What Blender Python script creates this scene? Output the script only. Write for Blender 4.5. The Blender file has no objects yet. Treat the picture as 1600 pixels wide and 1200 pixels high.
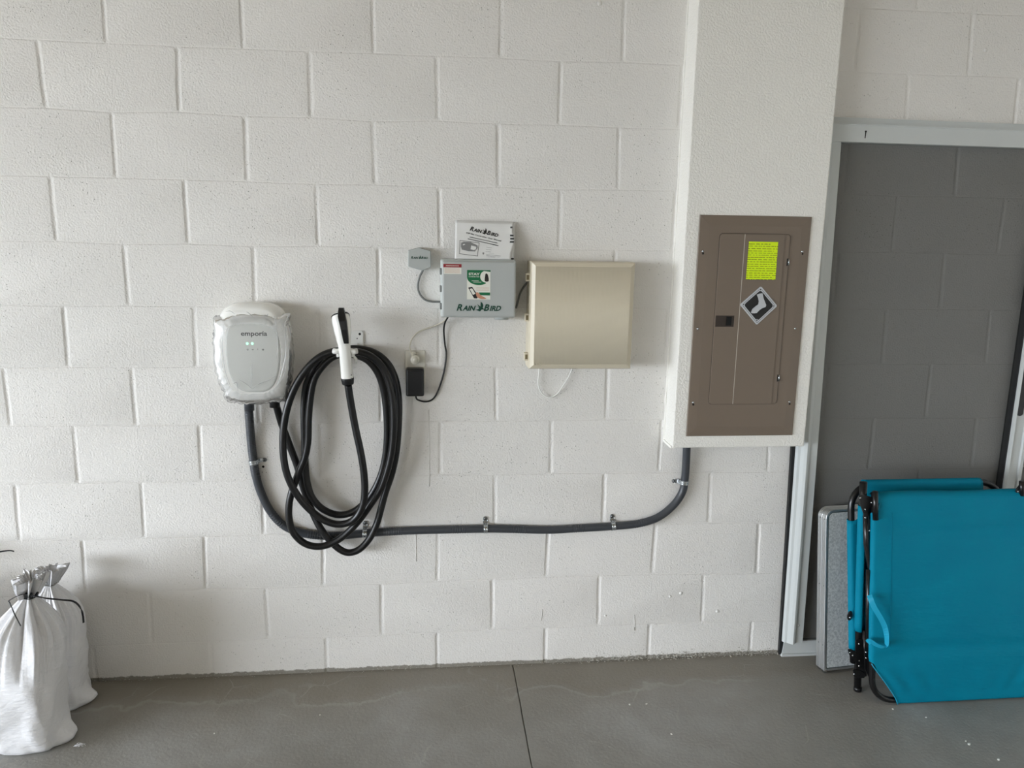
import bpy, bmesh, math, random
import numpy as np
from mathutils import Vector, Matrix, noise
PI = math.pi
random.seed(7)
sc = bpy.context.scene
COL = sc.collection

# ---------------------------------------------------------------- camera
CAM = np.array([0.99637941, -2.65083415, 1.61034766])
ROT = np.array([[0.994646, -0.102068, 0.016186], [-0.003842, -0.193034, -0.981185], [0.103272, 0.975869, -0.192392]])
FPX = 1202.0
cd = bpy.data.cameras.new('camera'); cam = bpy.data.objects.new('camera', cd); COL.objects.link(cam)
cd.sensor_fit = 'HORIZONTAL'; cd.sensor_width = 36.0; cd.lens = FPX / 1600 * 36.0
cd.clip_start = 0.05; cd.clip_end = 200
m = Matrix.Identity(4)
for i in range(3):
    m[i][0] = ROT[0][i]; m[i][1] = -ROT[1][i]; m[i][2] = -ROT[2][i]; m[i][3] = CAM[i]
cam.matrix_world = m
sc.camera = cam
# ---------------------------------------------------------------- light and exposure
sc.view_settings.view_transform = 'Standard'; sc.view_settings.look = 'None'
sc.view_settings.gamma = 1.0; sc.view_settings.use_curve_mapping = False
sc.view_settings.exposure = 0.0
w = bpy.data.worlds.new('sky'); sc.world = w; w.use_nodes = True
nt = w.node_tree; nt.nodes.clear()
wo = nt.nodes.new('ShaderNodeOutputWorld'); wb = nt.nodes.new('ShaderNodeBackground')
wb.inputs[0].default_value = (0.845, 0.915, 1.0, 1)      # overcast sky
wb.inputs[1].default_value = 26.0
nt.links.new(wb.outputs[0], wo.inputs[0])
GX0, GX1, GY1, GH = -6.5, 3.8, -8.0, 2.75          # garage: left wall, right wall, front wall, ceiling
DY0, DY1, DZ = -1.3, -7.5, 2.3                  # garage door opening in the left wall
pd = bpy.data.lights.new('door_daylight', 'AREA'); pd.shape = 'RECTANGLE'
pd.size = DZ; pd.size_y = DY0 - DY1
pd.cycles.is_portal = True
pl = bpy.data.objects.new('door_daylight', pd); COL.objects.link(pl)
pl.location = (GX0 - 0.02, (DY0 + DY1) / 2, DZ / 2); pl.rotation_euler = (0, -PI / 2, 0)
cy = sc.cycles
cy.use_denoising = True; cy.max_bounces = 10; cy.diffuse_bounces = 6; cy.transparent_max_bounces = 24
cy.caustics_reflective = False; cy.caustics_refractive = False
cy.sample_clamp_indirect = 6.0

# ---------------------------------------------------------------- picking real points
def at(px, py, Y=0.0):
    d = ROT.T @ np.array([(px - 800) / FPX, (py - 600) / FPX, 1.0])
    t = (Y - CAM[1]) / d[1]
    return CAM + t * d
def fl(px, py, z=0.0):
    d = ROT.T @ np.array([(px - 800) / FPX, (py - 600) / FPX, 1.0])
    t = (z - CAM[2]) / d[2]
    return CAM + t * d

# ---------------------------------------------------------------- materials
def srgb(r, g, b):
    f = lambda c: ((c / 255 + 0.055) / 1.055) ** 2.4 if c > 10 else c / 255 / 12.92
    return (f(r), f(g), f(b), 1)
def mat(name, col, rough=0.5, metal=0.0, bump=None, spec=0.5, coat=0.0, sheen=0.0):
    """bump = (noise scale, distance)"""
    M = bpy.data.materials.new(name); M.use_nodes = True
    n = M.node_tree.nodes; L = M.node_tree.links; b = n['Principled BSDF']
    b.inputs['Base Color'].default_value = col; b.inputs['Roughness'].default_value = rough
    b.inputs['Metallic'].default_value = metal; b.inputs['Specular IOR Level'].default_value = spec
    b.inputs['Coat Weight'].default_value = coat
    if sheen: b.inputs['Sheen Weight'].default_value = sheen
    if bump:
        tc = n.new('ShaderNodeTexCoord'); t = n.new('ShaderNodeTexNoise'); t.inputs['Scale'].default_value = bump[0]
        t.inputs['Detail'].default_value = 4
        bp = n.new('ShaderNodeBump'); bp.inputs['Distance'].default_value = bump[1]
        L.new(tc.outputs['Object'], t.inputs['Vector']); L.new(t.outputs['Fac'], bp.inputs['Height'])
        L.new(bp.outputs[0], b.inputs['Normal'])
    return M
class NG:
    """small helper to write node trees"""
    def __init__(s, M):
        s.M = M; s.n = M.node_tree.nodes; s.L = M.node_tree.links; s.b = s.n['Principled BSDF']
    def node(s, t, **k):
        x = s.n.new(t)
        for a, v in k.items(): setattr(x, a, v)
        return x
    def link(s, a, b): s.L.new(a, b)
    def coord(s, kind='Object', scale=None, loc=None):
        tc = s.node('ShaderNodeTexCoord'); o = tc.outputs[kind]
        if scale or loc:
            mp = s.node('ShaderNodeMapping')
            if scale: mp.inputs['Scale'].default_value = scale
            if loc: mp.inputs['Location'].default_value = loc
            s.link(o, mp.inputs[0]); o = mp.outputs[0]
        return o
    def noise(s, v, scale, detail=3, rough=0.5, dist=0.0):
        t = s.node('ShaderNodeTexNoise'); t.inputs['Scale'].default_value = scale
        t.inputs['Detail'].default_value = detail; t.inputs['Roughness'].default_value = rough
        t.inputs['Distortion'].default_value = dist
        s.link(v, t.inputs['Vector']); return t.outputs['Fac']
    def ramp(s, f, stops):
        r = s.node('ShaderNodeValToRGB'); e = r.color_ramp.elements
        while len(e) < len(stops): e.new(0.5)
        for el, (p, c) in zip(e, stops):
            el.position = p; el.color = c if isinstance(c, tuple) else (c, c, c, 1)
        s.link(f, r.inputs[0]); return r.outputs[0]
    def math(s, op, a, b=None, clamp=False):
        x = s.node('ShaderNodeMath', operation=op, use_clamp=clamp)
        for i, v in enumerate((a, b)):
            if v is None: continue
            if hasattr(v, 'links') or hasattr(v, 'is_linked'): s.link(v, x.inputs[i])
            else: x.inputs[i].default_value = v
        return x.outputs[0]
    def mix(s, f, a, b, mode='MIX'):
        x = s.node('ShaderNodeMix', data_type='RGBA', blend_type=mode)
        for i, v in ((0, f), (6, a), (7, b)):
            if hasattr(v, 'is_linked'): s.link(v, x.inputs[i])
            else: x.inputs[i].default_value = v
        return x.outputs[2]
    def bump(s, h, dist, prev=None, strength=1.0):
        x = s.node('ShaderNodeBump'); x.inputs['Distance'].default_value = dist
        x.inputs['Strength'].default_value = strength
        s.link(h, x.inputs['Height'])
        if prev is not None: s.link(prev, x.inputs['Normal'])
        return x.outputs[0]

def wall_material():
    M = mat('painted_block', srgb(226, 224, 219), 0.55); g = NG(M)
    v = g.coord('Object')
    big = g.noise(v, 1.1, 3)
    colr = g.ramp(big, [(0.3, srgb(226, 224, 220)), (0.7, srgb(232, 229, 225))])
    # pin holes in the paint, in patches
    vo = g.node('ShaderNodeTexVoronoi'); vo.inputs['Scale'].default_value = 150; vo.inputs['Randomness'].default_value = 1
    g.link(v, vo.inputs['Vector'])
    patch = g.ramp(g.noise(v, 3.2, 4, 0.6), [(0.44, 0.05), (0.60, 1.0)])
    hole = g.ramp(g.math('ADD', vo.outputs['Distance'], g.math('MULTIPLY', g.math('SUBTRACT', g.noise(v, 260, 2), 0.5), 0.35)), [(0.10, 1.0), (0.24, 0.0)])
    pick = g.node('ShaderNodeSeparateColor'); g.link(vo.outputs['Color'], pick.inputs[0])
    sel = g.math('GREATER_THAN', pick.outputs[0], 0.84)
    hm = g.math('MULTIPLY', g.math('MULTIPLY', hole, sel), patch)
    colr = g.mix(g.math('MULTIPLY', hm, 0.8), colr, srgb(120, 116, 106))
    # unpainted crumbs along the slab
    sx = g.node('ShaderNodeSeparateXYZ'); g.link(v, sx.inputs[0])
    edge = g.math('ADD', sx.outputs[2], g.math('MULTIPLY', g.noise(v, 30, 6, 0.75), -0.026))
    em = g.ramp(edge, [(0.0, 1.0), (0.001, 0.0), (1.0, 0.0)])
    colr = g.mix(em, colr, srgb(140, 136, 127))
    g.link(colr, g.b.inputs['Base Color'])
    # roller stipple
    n1 = g.noise(v, 170, 4, 0.55); n2 = g.noise(v, 48, 3, 0.5)
    b1 = g.bump(n1, 0.0026); b2 = g.bump(n2, 0.0010, b1)
    b3 = g.bump(g.math('SUBTRACT', 1.0, hm), 0.0018, b2)
    g.link(b3, g.b.inputs['Normal'])
    return M
def floor_material():
    M = mat('concrete', srgb(128, 125, 119), 0.55, spec=0.35); g = NG(M)
    v = g.coord('Object')
    n1 = g.noise(v, 1.6, 6, 0.6, 0.4); n2 = g.noise(v, 11, 6, 0.65)
    c = g.ramp(n1, [(0.30, srgb(136, 134, 129)), (0.52, srgb(156, 155, 151)), (0.72, srgb(173, 174, 173))])
    c = g.mix(g.ramp(n2, [(0.35, 0.35), (0.7, 0.0)]), c, srgb(132, 129, 122))
    # brown damp band by the wall with an irregular tide line
    sx = g.node('ShaderNodeSeparateXYZ'); g.link(v, sx.inputs[0])
    d = g.math('MULTIPLY', sx.outputs[1], -1.0)
    d = g.math('ADD', d, g.math('MULTIPLY', g.math('SUBTRACT', g.noise(v, 3.0, 4, 0.55), 0.5), 0.34))
    d = g.math('ADD', d, g.math('MULTIPLY', g.math('SUBTRACT', g.noise(v, 16.0, 4, 0.55), 0.5), 0.05))
    band = g.ramp(d, [(0.13, 1.0), (0.19, 0.6), (0.40, 0.0)])
    c = g.mix(g.math('MULTIPLY', band, 0.72), c, srgb(134, 127, 115))
    tide = g.ramp(d, [(0.172, 0.0), (0.182, 1.0), (0.20, 0.0)])
    c = g.mix(g.math('MULTIPLY', g.math('MULTIPLY', tide, g.ramp(g.noise(v, 2.0, 2), [(0.42, 0.0), (0.6, 1.0)])), 0.30), c, srgb(188, 188, 184))
    # pale scuffs
    wv = g.node('ShaderNodeTexVoronoi', feature='DISTANCE_TO_EDGE'); wv.inputs['Scale'].default_value = 5.5
    wmap = g.node('ShaderNodeMix', data_type='VECTOR'); wmap.inputs[0].default_value = 0.12
    nz = g.node('ShaderNodeTexNoise'); nz.inputs['Scale'].default_value = 4; g.link(v, nz.inputs['Vector'])
    g.link(v, wmap.inputs[4]); g.link(nz.outputs['Color'], wmap.inputs[5]); g.link(wmap.outputs[1], wv.inputs['Vector'])
    line = g.ramp(wv.outputs['Distance'], [(0.004, 1.0), (0.012, 0.0)])
    line = g.math('MULTIPLY', line, g.ramp(g.noise(v, 5.0, 2), [(0.55, 0.0), (0.66, 1.0)]))
    c = g.mix(g.math('MULTIPLY', line, 0.28), c, srgb(190, 188, 182))
    spots = g.ramp(g.noise(v, 130, 2, 0.5), [(0.70, 0.0), (0.76, 1.0)])
    c = g.mix(g.math('MULTIPLY', spots, 0.35), c, srgb(95, 92, 86))
    g.link(c, g.b.inputs['Base Color'])
    g.link(g.ramp(n2, [(0.3, 0.42), (0.7, 0.66)]), g.b.inputs['Roughness'])
    g.link(g.bump(g.noise(v, 90, 5, 0.6), 0.0012), g.b.inputs['Normal'])
    return M
def texture_paint(name, col):
    M = mat(name, col, 0.6); g = NG(M); v = g.coord('Object')
    h = g.ramp(g.noise(v, 150, 2, 0.5, 0.3), [(0.4, 0.0), (0.6, 1.0)])
    g.link(g.bump(h, 0.0007), g.b.inputs['Normal']); return M
def screen_material():
    M = bpy.data.materials.new('insect_screen'); M.use_nodes = True
    n = M.node_tree.nodes; L = M.node_tree.links; b = n['Principled BSDF']; o = n['Material Output']
    b.inputs['Base Color'].default_value = (0.05, 0.052, 0.048, 1); b.inputs['Roughness'].default_value = 0.6
    t = n.new('ShaderNodeBsdfTransparent'); mx = n.new('ShaderNodeMixShader'); mx.inputs[0].default_value = 0.58
    L.new(t.outputs[0], mx.inputs[1]); L.new(b.outputs[0], mx.inputs[2]); L.new(mx.outputs[0], o.inputs[0])
    return M
def film_material(name='clear_film', milk=0.08, refl=0.03):
    M = bpy.data.materials.new(name); M.use_nodes = True
    n = M.node_tree.nodes; L = M.node_tree.links; b = n['Principled BSDF']; o = n['Material Output']
    b.inputs['Base Color'].default_value = (0.85, 0.86, 0.86, 1); b.inputs['Roughness'].default_value = 0.5
    t = n.new('ShaderNodeBsdfTransparent'); gl = n.new('ShaderNodeBsdfGlossy'); gl.inputs['Roughness'].default_value = 0.22
    fr = n.new('ShaderNodeFresnel'); fr.inputs[0].default_value = 1.5
    m1 = n.new('ShaderNodeMixShader'); m1.inputs[0].default_value = milk
    L.new(t.outputs[0], m1.inputs[1]); L.new(b.outputs[0], m1.inputs[2])
    m2 = n.new('ShaderNodeMixShader'); ad = n.new('ShaderNodeMath'); ad.operation = 'MULTIPLY_ADD'
    ad.inputs[1].default_value = 0.7; ad.inputs[2].default_value = refl; ad.use_clamp = True
    L.new(fr.outputs[0], ad.inputs[0]); L.new(ad.outputs[0], m2.inputs[0])
    L.new(m1.outputs[0], m2.inputs[1]); L.new(gl.outputs[0], m2.inputs[2]); L.new(m2.outputs[0], o.inputs[0])
    return M
def table_top_material():
    M = mat('speckled_laminate', srgb(150, 155, 155), 0.45); g = NG(M); v = g.coord('Object')
    c = g.ramp(g.noise(v, 130, 3, 0.7), [(0.38, srgb(168, 174, 176)), (0.5, srgb(190, 195, 196)), (0.62, srgb(208, 212, 212))])
    g.link(c, g.b.inputs['Base Color']); return M
def woven_material():
    M = mat('woven_polypropylene', srgb(233, 233, 235), 0.42, spec=0.5); g = NG(M); v = g.coord('Object')
    w1 = g.node('ShaderNodeTexWave', bands_direction='Z'); w1.inputs['Scale'].default_value = 160; g.link(v, w1.inputs[0])
    w2 = g.node('ShaderNodeTexWave', bands_direction='X'); w2.inputs['Scale'].default_value = 160; g.link(v, w2.inputs[0])
    b1 = g.bump(w1.outputs['Fac'], 0.00012); b2 = g.bump(w2.outputs['Fac'], 0.00012, b1)
    b3 = g.bump(g.noise(g.coord('Object', (1, 1, 3.0)), 16, 4, 0.6), 0.006, b2)
    g.link(b3, g.b.inputs['Normal'])
    b = g.b; b.inputs['Subsurface Weight'].default_value = 0.0
    return M
def cot_material():
    M = mat('turquoise_canvas', srgb(0, 120, 148), 0.6, spec=0.12); g = NG(M); v = g.coord('Object')
    c = g.ramp(g.noise(v, 5, 3), [(0.3, srgb(0, 119, 147)), (0.7, srgb(0, 127, 154))])
    g.link(c, g.b.inputs['Base Color'])
    b1 = g.bump(g.noise(v, 700, 2), 0.0003)
    b2 = g.bump(g.noise(g.coord('Object', (0.6, 1, 1.6)), 7, 4, 0.6), 0.006, b1)
    g.link(b2, g.b.inputs['Normal']); return M

M_WALL = wall_material(); M_FLOOR = floor_material()
M_COLUMN = texture_paint('textured_column_paint', srgb(238, 236, 230))
M_CEIL = mat('ceiling_paint', srgb(190, 178, 160), 0.8)
M_DRIVE = mat('driveway_concrete', srgb(122, 118, 110), 0.8)
M_ALU = mat('white_aluminium', srgb(196, 200, 199), 0.38, 0.0, spec=0.6)
M_ALU2 = mat('brushed_aluminium', srgb(206, 208, 208), 0.34, 0.85)
M_SCREEN = screen_material(); M_FILM = film_material(); M_FILM2 = film_material('bunched_film', 0.34, 0.12)
M_RUBBER = mat('black_rubber', srgb(26, 26, 26), 0.6)
M_BLACK = mat('black_plastic', srgb(20, 20, 21), 0.35)
M_TUBE = mat('black_powder_coat', srgb(16, 16, 17), 0.28, spec=0.5)
M_CABLE = mat('black_cable_jacket', srgb(13, 13, 14), 0.36, spec=0.45)
M_CONDUIT = mat('grey_conduit', srgb(58, 61, 66), 0.42)
M_ZINC = mat('zinc_steel', srgb(200, 205, 208), 0.22, 1.0)
M_SCREW = mat('dark_screw', srgb(120, 122, 124), 0.3, 1.0)
M_WPLAST = mat('white_plastic', srgb(230, 230, 226), 0.35)
M_CONN = mat('glossy_white_plastic', srgb(244, 244, 240), 0.22)
M_LENS = mat('pale_grey_plastic', srgb(205, 207, 203), 0.3)
M_LOGO = mat('dark_grey_ink', srgb(24, 26, 26), 0.5)
M_ICON = mat('grey_ink', srgb(62, 64, 64), 0.5)
M_GREYBOX = mat('grey_plastic', srgb(176, 180, 178), 0.42)
M_GREYLT = mat('light_grey_plastic', srgb(194, 200, 198), 0.42)
M_GREEN = mat('dark_green_ink', srgb(0, 62, 46), 0.5)
M_INK = mat('black_ink', srgb(22, 22, 22), 0.6)
M_PAPER = mat('white_paper', srgb(226, 226, 224), 0.6)
M_PAPERGREY = mat('grey_print', srgb(128, 128, 128), 0.6)
M_STGREEN = mat('sticker_green', srgb(12, 104, 62), 0.5)
M_STWHITE = mat('sticker_white', srgb(226, 226, 216), 0.5)
M_RED = mat('sticker_red', srgb(140, 26, 34), 0.5)
M_SKIN = mat('printed_skin_tone', srgb(196, 140, 112), 0.6)
M_IVORY = mat('ivory_plastic', srgb(212, 203, 182), 0.42)
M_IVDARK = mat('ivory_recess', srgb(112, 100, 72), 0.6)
M_OUTLET = mat('ivory_outlet_plastic', srgb(216, 213, 203), 0.35)
M_PLUG = mat('cream_plug_plastic', srgb(206, 202, 188), 0.4)
M_CORDW = mat('off_white_cord', srgb(205, 200, 186), 0.45)
M_CORDG = mat('grey_cord', srgb(112, 114, 112), 0.45)
M_PANEL = mat('taupe_enamel', srgb(119, 106, 93), 0.42, spec=0.4)
M_PANEDGE = mat('enamel_highlight', srgb(176, 168, 156), 0.4)  # paler enamel, a highlight put into the colour for the door's ridge
M_GAP = mat('dark_gap', srgb(38, 34, 30), 0.8)
M_LATCH = mat('dark_brown_latch', srgb(48, 38, 31), 0.5)
M_YELLOW = mat('fluorescent_label', srgb(208, 238, 0), 0.5)
M_YELLOW.node_tree.nodes['Principled BSDF'].inputs['Base Color'].default_value = (0.72, 0.93, 0.0, 1)
M_YINK = mat('label_print', srgb(96, 112, 20), 0.6)
M_SILVER = mat('silver_print', srgb(190, 193, 197), 0.4)
M_TABLE = table_top_material(); M_BAG = woven_material(); M_COT = cot_material()
M_COTLT = mat('cot_edging', srgb(20, 152, 185), 0.5)
M_ZIP = mat('zip_tie_nylon', srgb(24, 26, 30), 0.35)
M_ZIPW = mat('pale_tie', srgb(150, 150, 146), 0.5)
M_CHIP = mat('paint_chip', srgb(235, 235, 230), 0.6)
M_HOLE = mat('drilled_hole', srgb(10, 10, 10), 0.9)
M_LED = bpy.data.materials.new('green_led'); M_LED.use_nodes = True
_b = M_LED.node_tree.nodes['Principled BSDF']; _b.inputs['Base Color'].default_value = (0.5, 1, 0.7, 1)
_b.inputs['Emission Color'].default_value = (0.42, 1.0, 0.62, 1); _b.inputs['Emission Strength'].default_value = 1.1

# ---------------------------------------------------------------- mesh kit
class MB:
    def __init__(s): s.v = []; s.f = []; s.sm = []
    def add(s, vs, fs, smooth=False):
        o = len(s.v); s.v += [tuple(map(float, p)) for p in vs]
        s.f += [tuple(o + i for i in f) for f in fs]; s.sm += [smooth] * len(fs); return s
    def bm(s, bm, smooth=False):
        bm.verts.ensure_lookup_table(); bm.verts.index_update()
        s.add([v.co[:] for v in bm.verts], [[v.index for v in f.verts] for f in bm.faces], smooth); bm.free(); return s
    def box(s, x0, x1, y0, y1, z0, z1, bev=0.0, seg=2, smooth=False):
        bm = bmesh.new(); bmesh.ops.create_cube(bm, size=1)
        for v in bm.verts:
            v.co = Vector(((x0 + x1) / 2 + v.co.x * (x1 - x0), (y0 + y1) / 2 + v.co.y * (y1 - y0), (z0 + z1) / 2 + v.co.z * (z1 - z0)))
        if bev > 0: bmesh.ops.bevel(bm, geom=bm.edges[:], offset=bev, segments=seg, profile=0.5, affect='EDGES', clamp_overlap=True)
        return s.bm(bm, smooth)
    def tube(s, pts, r, n=12, caps=True, closed=False, rf=None):
        P = [Vector(p) for p in pts]; N = len(P); T = []
        for i in range(N):
            a = P[(i - 1) % N] if closed or i > 0 else P[0]; b = P[(i + 1) % N] if closed or i < N - 1 else P[-1]
            T.append((b - a).normalized())
        u = T[0].orthogonal().normalized(); rings = []
        for i in range(N):
            u = (u - T[i] * u.dot(T[i])).normalized(); w_ = T[i].cross(u)
            rr = rf(i / (N - 1)) * r if rf else r
            rings.append([P[i] + (u * math.cos(2 * PI * k / n) + w_ * math.sin(2 * PI * k / n)) * rr for k in range(n)])
        vs = [p for q in rings for p in q]; fs = []
        for i in range(N if closed else N - 1):
            j = (i + 1) % N
            for k in range(n): fs.append((i * n + k, i * n + (k + 1) % n, j * n + (k + 1) % n, j * n + k))
        if caps and not closed: fs += [tuple(range(n))[::-1], tuple((N - 1) * n + k for k in range(n))]
        return s.add(vs, fs, True)
    def ribbon(s, pts, half_w, thick, wdir):
        """flat strap through pts; wdir = width direction (one vector or one per point)"""
        P = [Vector(p) for p in pts]; N = len(P); vs = []; fs = []
        for i in range(N):
            t = (P[min(N - 1, i + 1)] - P[max(0, i - 1)]).normalized()
            wd = Vector(wdir[i] if isinstance(wdir, list) else wdir); wd = (wd - t * wd.dot(t)).normalized(); nn = t.cross(wd)
            for a, b in ((-1, -1), (1, -1), (1, 1), (-1, 1)): vs.append(P[i] + wd * a * half_w + nn * b * thick / 2)
        for i in range(N - 1):
            for k in range(4): fs.append((i * 4 + k, i * 4 + (k + 1) % 4, i * 4 + 4 + (k + 1) % 4, i * 4 + 4 + k))
        fs += [(3, 2, 1, 0), tuple((N - 1) * 4 + k for k in range(4))]
        return s.add(vs, fs, False)
    def prism(s, poly, y0, y1, M=None):
        """polygon in x,z extruded from y0 (front) to y1 (back)"""
        n = len(poly); vs = [(x, y0, z) for x, z in poly] + [(x, y1, z) for x, z in poly]
        if M is not None: vs = [tuple(M @ Vector(v)) for v in vs]
        a = sum(poly[i][0] * poly[(i + 1) % n][1] - poly[(i + 1) % n][0] * poly[i][1] for i in range(n))
        f = list(range(n)); b = [n + i for i in range(n)]
        fs = [f if a > 0 else f[::-1], b[::-1] if a > 0 else b]
        for i in range(n):
            j = (i + 1) % n; q = (i, n + i, n + j, j); fs.append(q if a > 0 else q[::-1])
        return s.add(vs, fs)
    def disc(s, c, r, y0, y1, n=24):
        return s.prism([(c[0] + r * math.cos(2 * PI * k / n), c[1] + r * math.sin(2 * PI * k / n)) for k in range(n)], y0, y1)
    def dome(s, c, r, h, axis=(0, -1, 0), n=14, m=4):
        ax = Vector(axis).normalized(); u = ax.orthogonal().normalized(); w_ = ax.cross(u); c = Vector(c); vs = []; fs = []
        for i in range(m):
            a = i / m * PI / 2
            for k in range(n):
                t = 2 * PI * k / n; vs.append(c + (u * math.cos(t) + w_ * math.sin(t)) * r * math.cos(a) + ax * h * math.sin(a))
        vs.append(c + ax * h)
        for i in range(m - 1):
            for k in range(n): fs.append((i * n + k, i * n + (k + 1) % n, (i + 1) * n + (k + 1) % n, (i + 1) * n + k))
        for k in range(n): fs.append(((m - 1) * n + k, (m - 1) * n + (k + 1) % n, m * n))
        fs.append(tuple(range(n))[::-1]); return s.add(vs, fs, True)
    def loft(s, rings, cap0=True, cap1=True, smooth=True):
        n = len(rings[0]); vs = [p for r in rings for p in r]; fs = []
        for i in range(len(rings) - 1):
            for k in range(n): fs.append((i * n + k, i * n + (k + 1) % n, (i + 1) * n + (k + 1) % n, (i + 1) * n + k))
        if cap0: fs.append(tuple(range(n))[::-1])
        if cap1: fs.append(tuple((len(rings) - 1) * n + k for k in range(n)))
        return s.add(vs, fs, smooth)
    def grid(s, P, smooth=True, thick=0.0):
        """P[i][j] points; thick>0 closes it into a sheet by offsetting along the normal"""
        a, b = len(P), len(P[0]); vs = [tuple(p) for r in P for p in r]
        fs = [(i * b + j, i * b + j + 1, (i + 1) * b + j + 1, (i + 1) * b + j) for i in range(a - 1) for j in range(b - 1)]
        if thick:
            me = bpy.data.meshes.new('t'); me.from_pydata(vs, [], fs); me.update()
            N = [v.normal.copy() for v in me.vertices]; bpy.data.meshes.remove(me)
            o = len(vs); vs += [tuple(Vector(vs[i]) - N[i] * thick) for i in range(o)]
            fs2 = [tuple(o + i for i in f[::-1]) for f in fs]
            rim = [i for i in range(b)] + [i * b + b - 1 for i in range(1, a)] + [(a - 1) * b + j for j in range(b - 2, -1, -1)] + [i * b for i in range(a - 2, 0, -1)]
            fs3 = [(rim[(k + 1) % len(rim)], rim[k], o + rim[k], o + rim[(k + 1) % len(rim)]) for k in range(len(rim))]
            s.add(vs, fs + fs2 + fs3, smooth)
        else: s.add(vs, fs, smooth)
        return s
WL = {}
def obj(name, mb, material, parent=None, label=None, cat=None, group=None, kind=None, origin=None):
    V = np.array(mb.v); lo, hi = V.min(0), V.max(0)
    o = np.array(origin) if origin is not None else np.array([(lo[0] + hi[0]) / 2, (lo[1] + hi[1]) / 2, lo[2]])
    me = bpy.data.meshes.new(name); me.from_pydata([tuple(p) for p in V - o], [], mb.f); me.update()
    me.polygons.foreach_set('use_smooth', mb.sm)
    me.materials.append(material)
    ob = bpy.data.objects.new(name, me); COL.objects.link(ob)
    if parent is not None: ob.parent = parent; ob.location = tuple(o - np.array(WL[parent.name]))
    else: ob.location = tuple(o)
    WL[ob.name] = tuple(o); tag(ob, label, cat, group, kind)
    return ob
def tag(o, label=None, cat=None, group=None, kind=None):
    for k, v in (('label', label), ('category', cat), ('group', group), ('kind', kind)):
        if v: o[k] = v
def thing(name, loc, label, cat, group=None, kind=None):
    o = bpy.data.objects.new(name, None); COL.objects.link(o); o.empty_display_size = 0.05
    o.location = tuple(loc); WL[o.name] = tuple(loc); tag(o, label, cat, group, kind); return o
def copy_tree(o, parent=None):
    c = o.copy(); COL.objects.link(c)
    if parent is not None: c.parent = parent
    for ch in list(o.children): copy_tree(ch, c)
    return c
def spline(pts, k=8, closed=False):
    P = [Vector(p) for p in pts]; n = len(P); out = []
    for i in range(n if closed else n - 1):
        g = lambda j: P[j % n] if closed else P[max(0, min(n - 1, j))]
        a, b, c, d = g(i - 1), g(i), g(i + 1), g(i + 2)
        for q in range(k):
            t = q / k
            out.append(0.5 * ((2 * b) + (c - a) * t + (2 * a - 5 * b + 4 * c - d) * t * t + (3 * b - a - 3 * c + d) * t ** 3))
    if not closed: out.append(P[-1])
    return out
def path_at(pp, Y, k=8):
    """pixel trace to a smooth path; Y number or list"""
    return spline([at(p[0], p[1], (p[2] if len(p) > 2 else Y)) for p in pp], k)
def smooth_poly(poly, k=6):
    return [(p.x, p.z) for p in spline([(x, 0, z) for x, z in poly], k, True)]
def text_mb(s, size, x=0, z=0, y=0, shear=0.0, bold=0.0, align='LEFT', depth=0.0004, rot=0.0, sx=1.0, mb=None, width=None):
    """lettering facing -y with its baseline at (x, z); returns (mesh, width)"""
    cu = bpy.data.curves.new('txt', 'FONT'); cu.body = s; cu.size = size; cu.shear = shear; cu.offset = bold
    cu.resolution_u = 3; cu.align_x = 'LEFT'
    o = bpy.data.objects.new('txt', cu); COL.objects.link(o)
    dg = bpy.context.evaluated_depsgraph_get(); dg.update()
    me = bpy.data.meshes.new_from_object(o.evaluated_get(dg), depsgraph=dg)
    V = np.array([v.co[:] for v in me.vertices]); F = [tuple(p.vertices) for p in me.polygons]
    bpy.data.objects.remove(o); bpy.data.curves.remove(cu); bpy.data.meshes.remove(me)
    V[:, 0] *= sx
    x0, x1 = V[:, 0].min(), V[:, 0].max()
    if width: V[:, 0] = (V[:, 0] - x0) * width / (x1 - x0); x0, x1 = 0, width
    off = {'LEFT': -x0, 'CENTER': -(x0 + x1) / 2, 'RIGHT': -x1}[align]
    X = V[:, 0] + off; Z = V[:, 1]
    c, sn = math.cos(rot), math.sin(rot)
    P = np.c_[x + X * c - Z * sn, np.full(len(X), y), z + X * sn + Z * c]
    mb = mb or MB()
    mb.add(P.tolist(), F)
    return mb, x1 - x0
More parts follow.
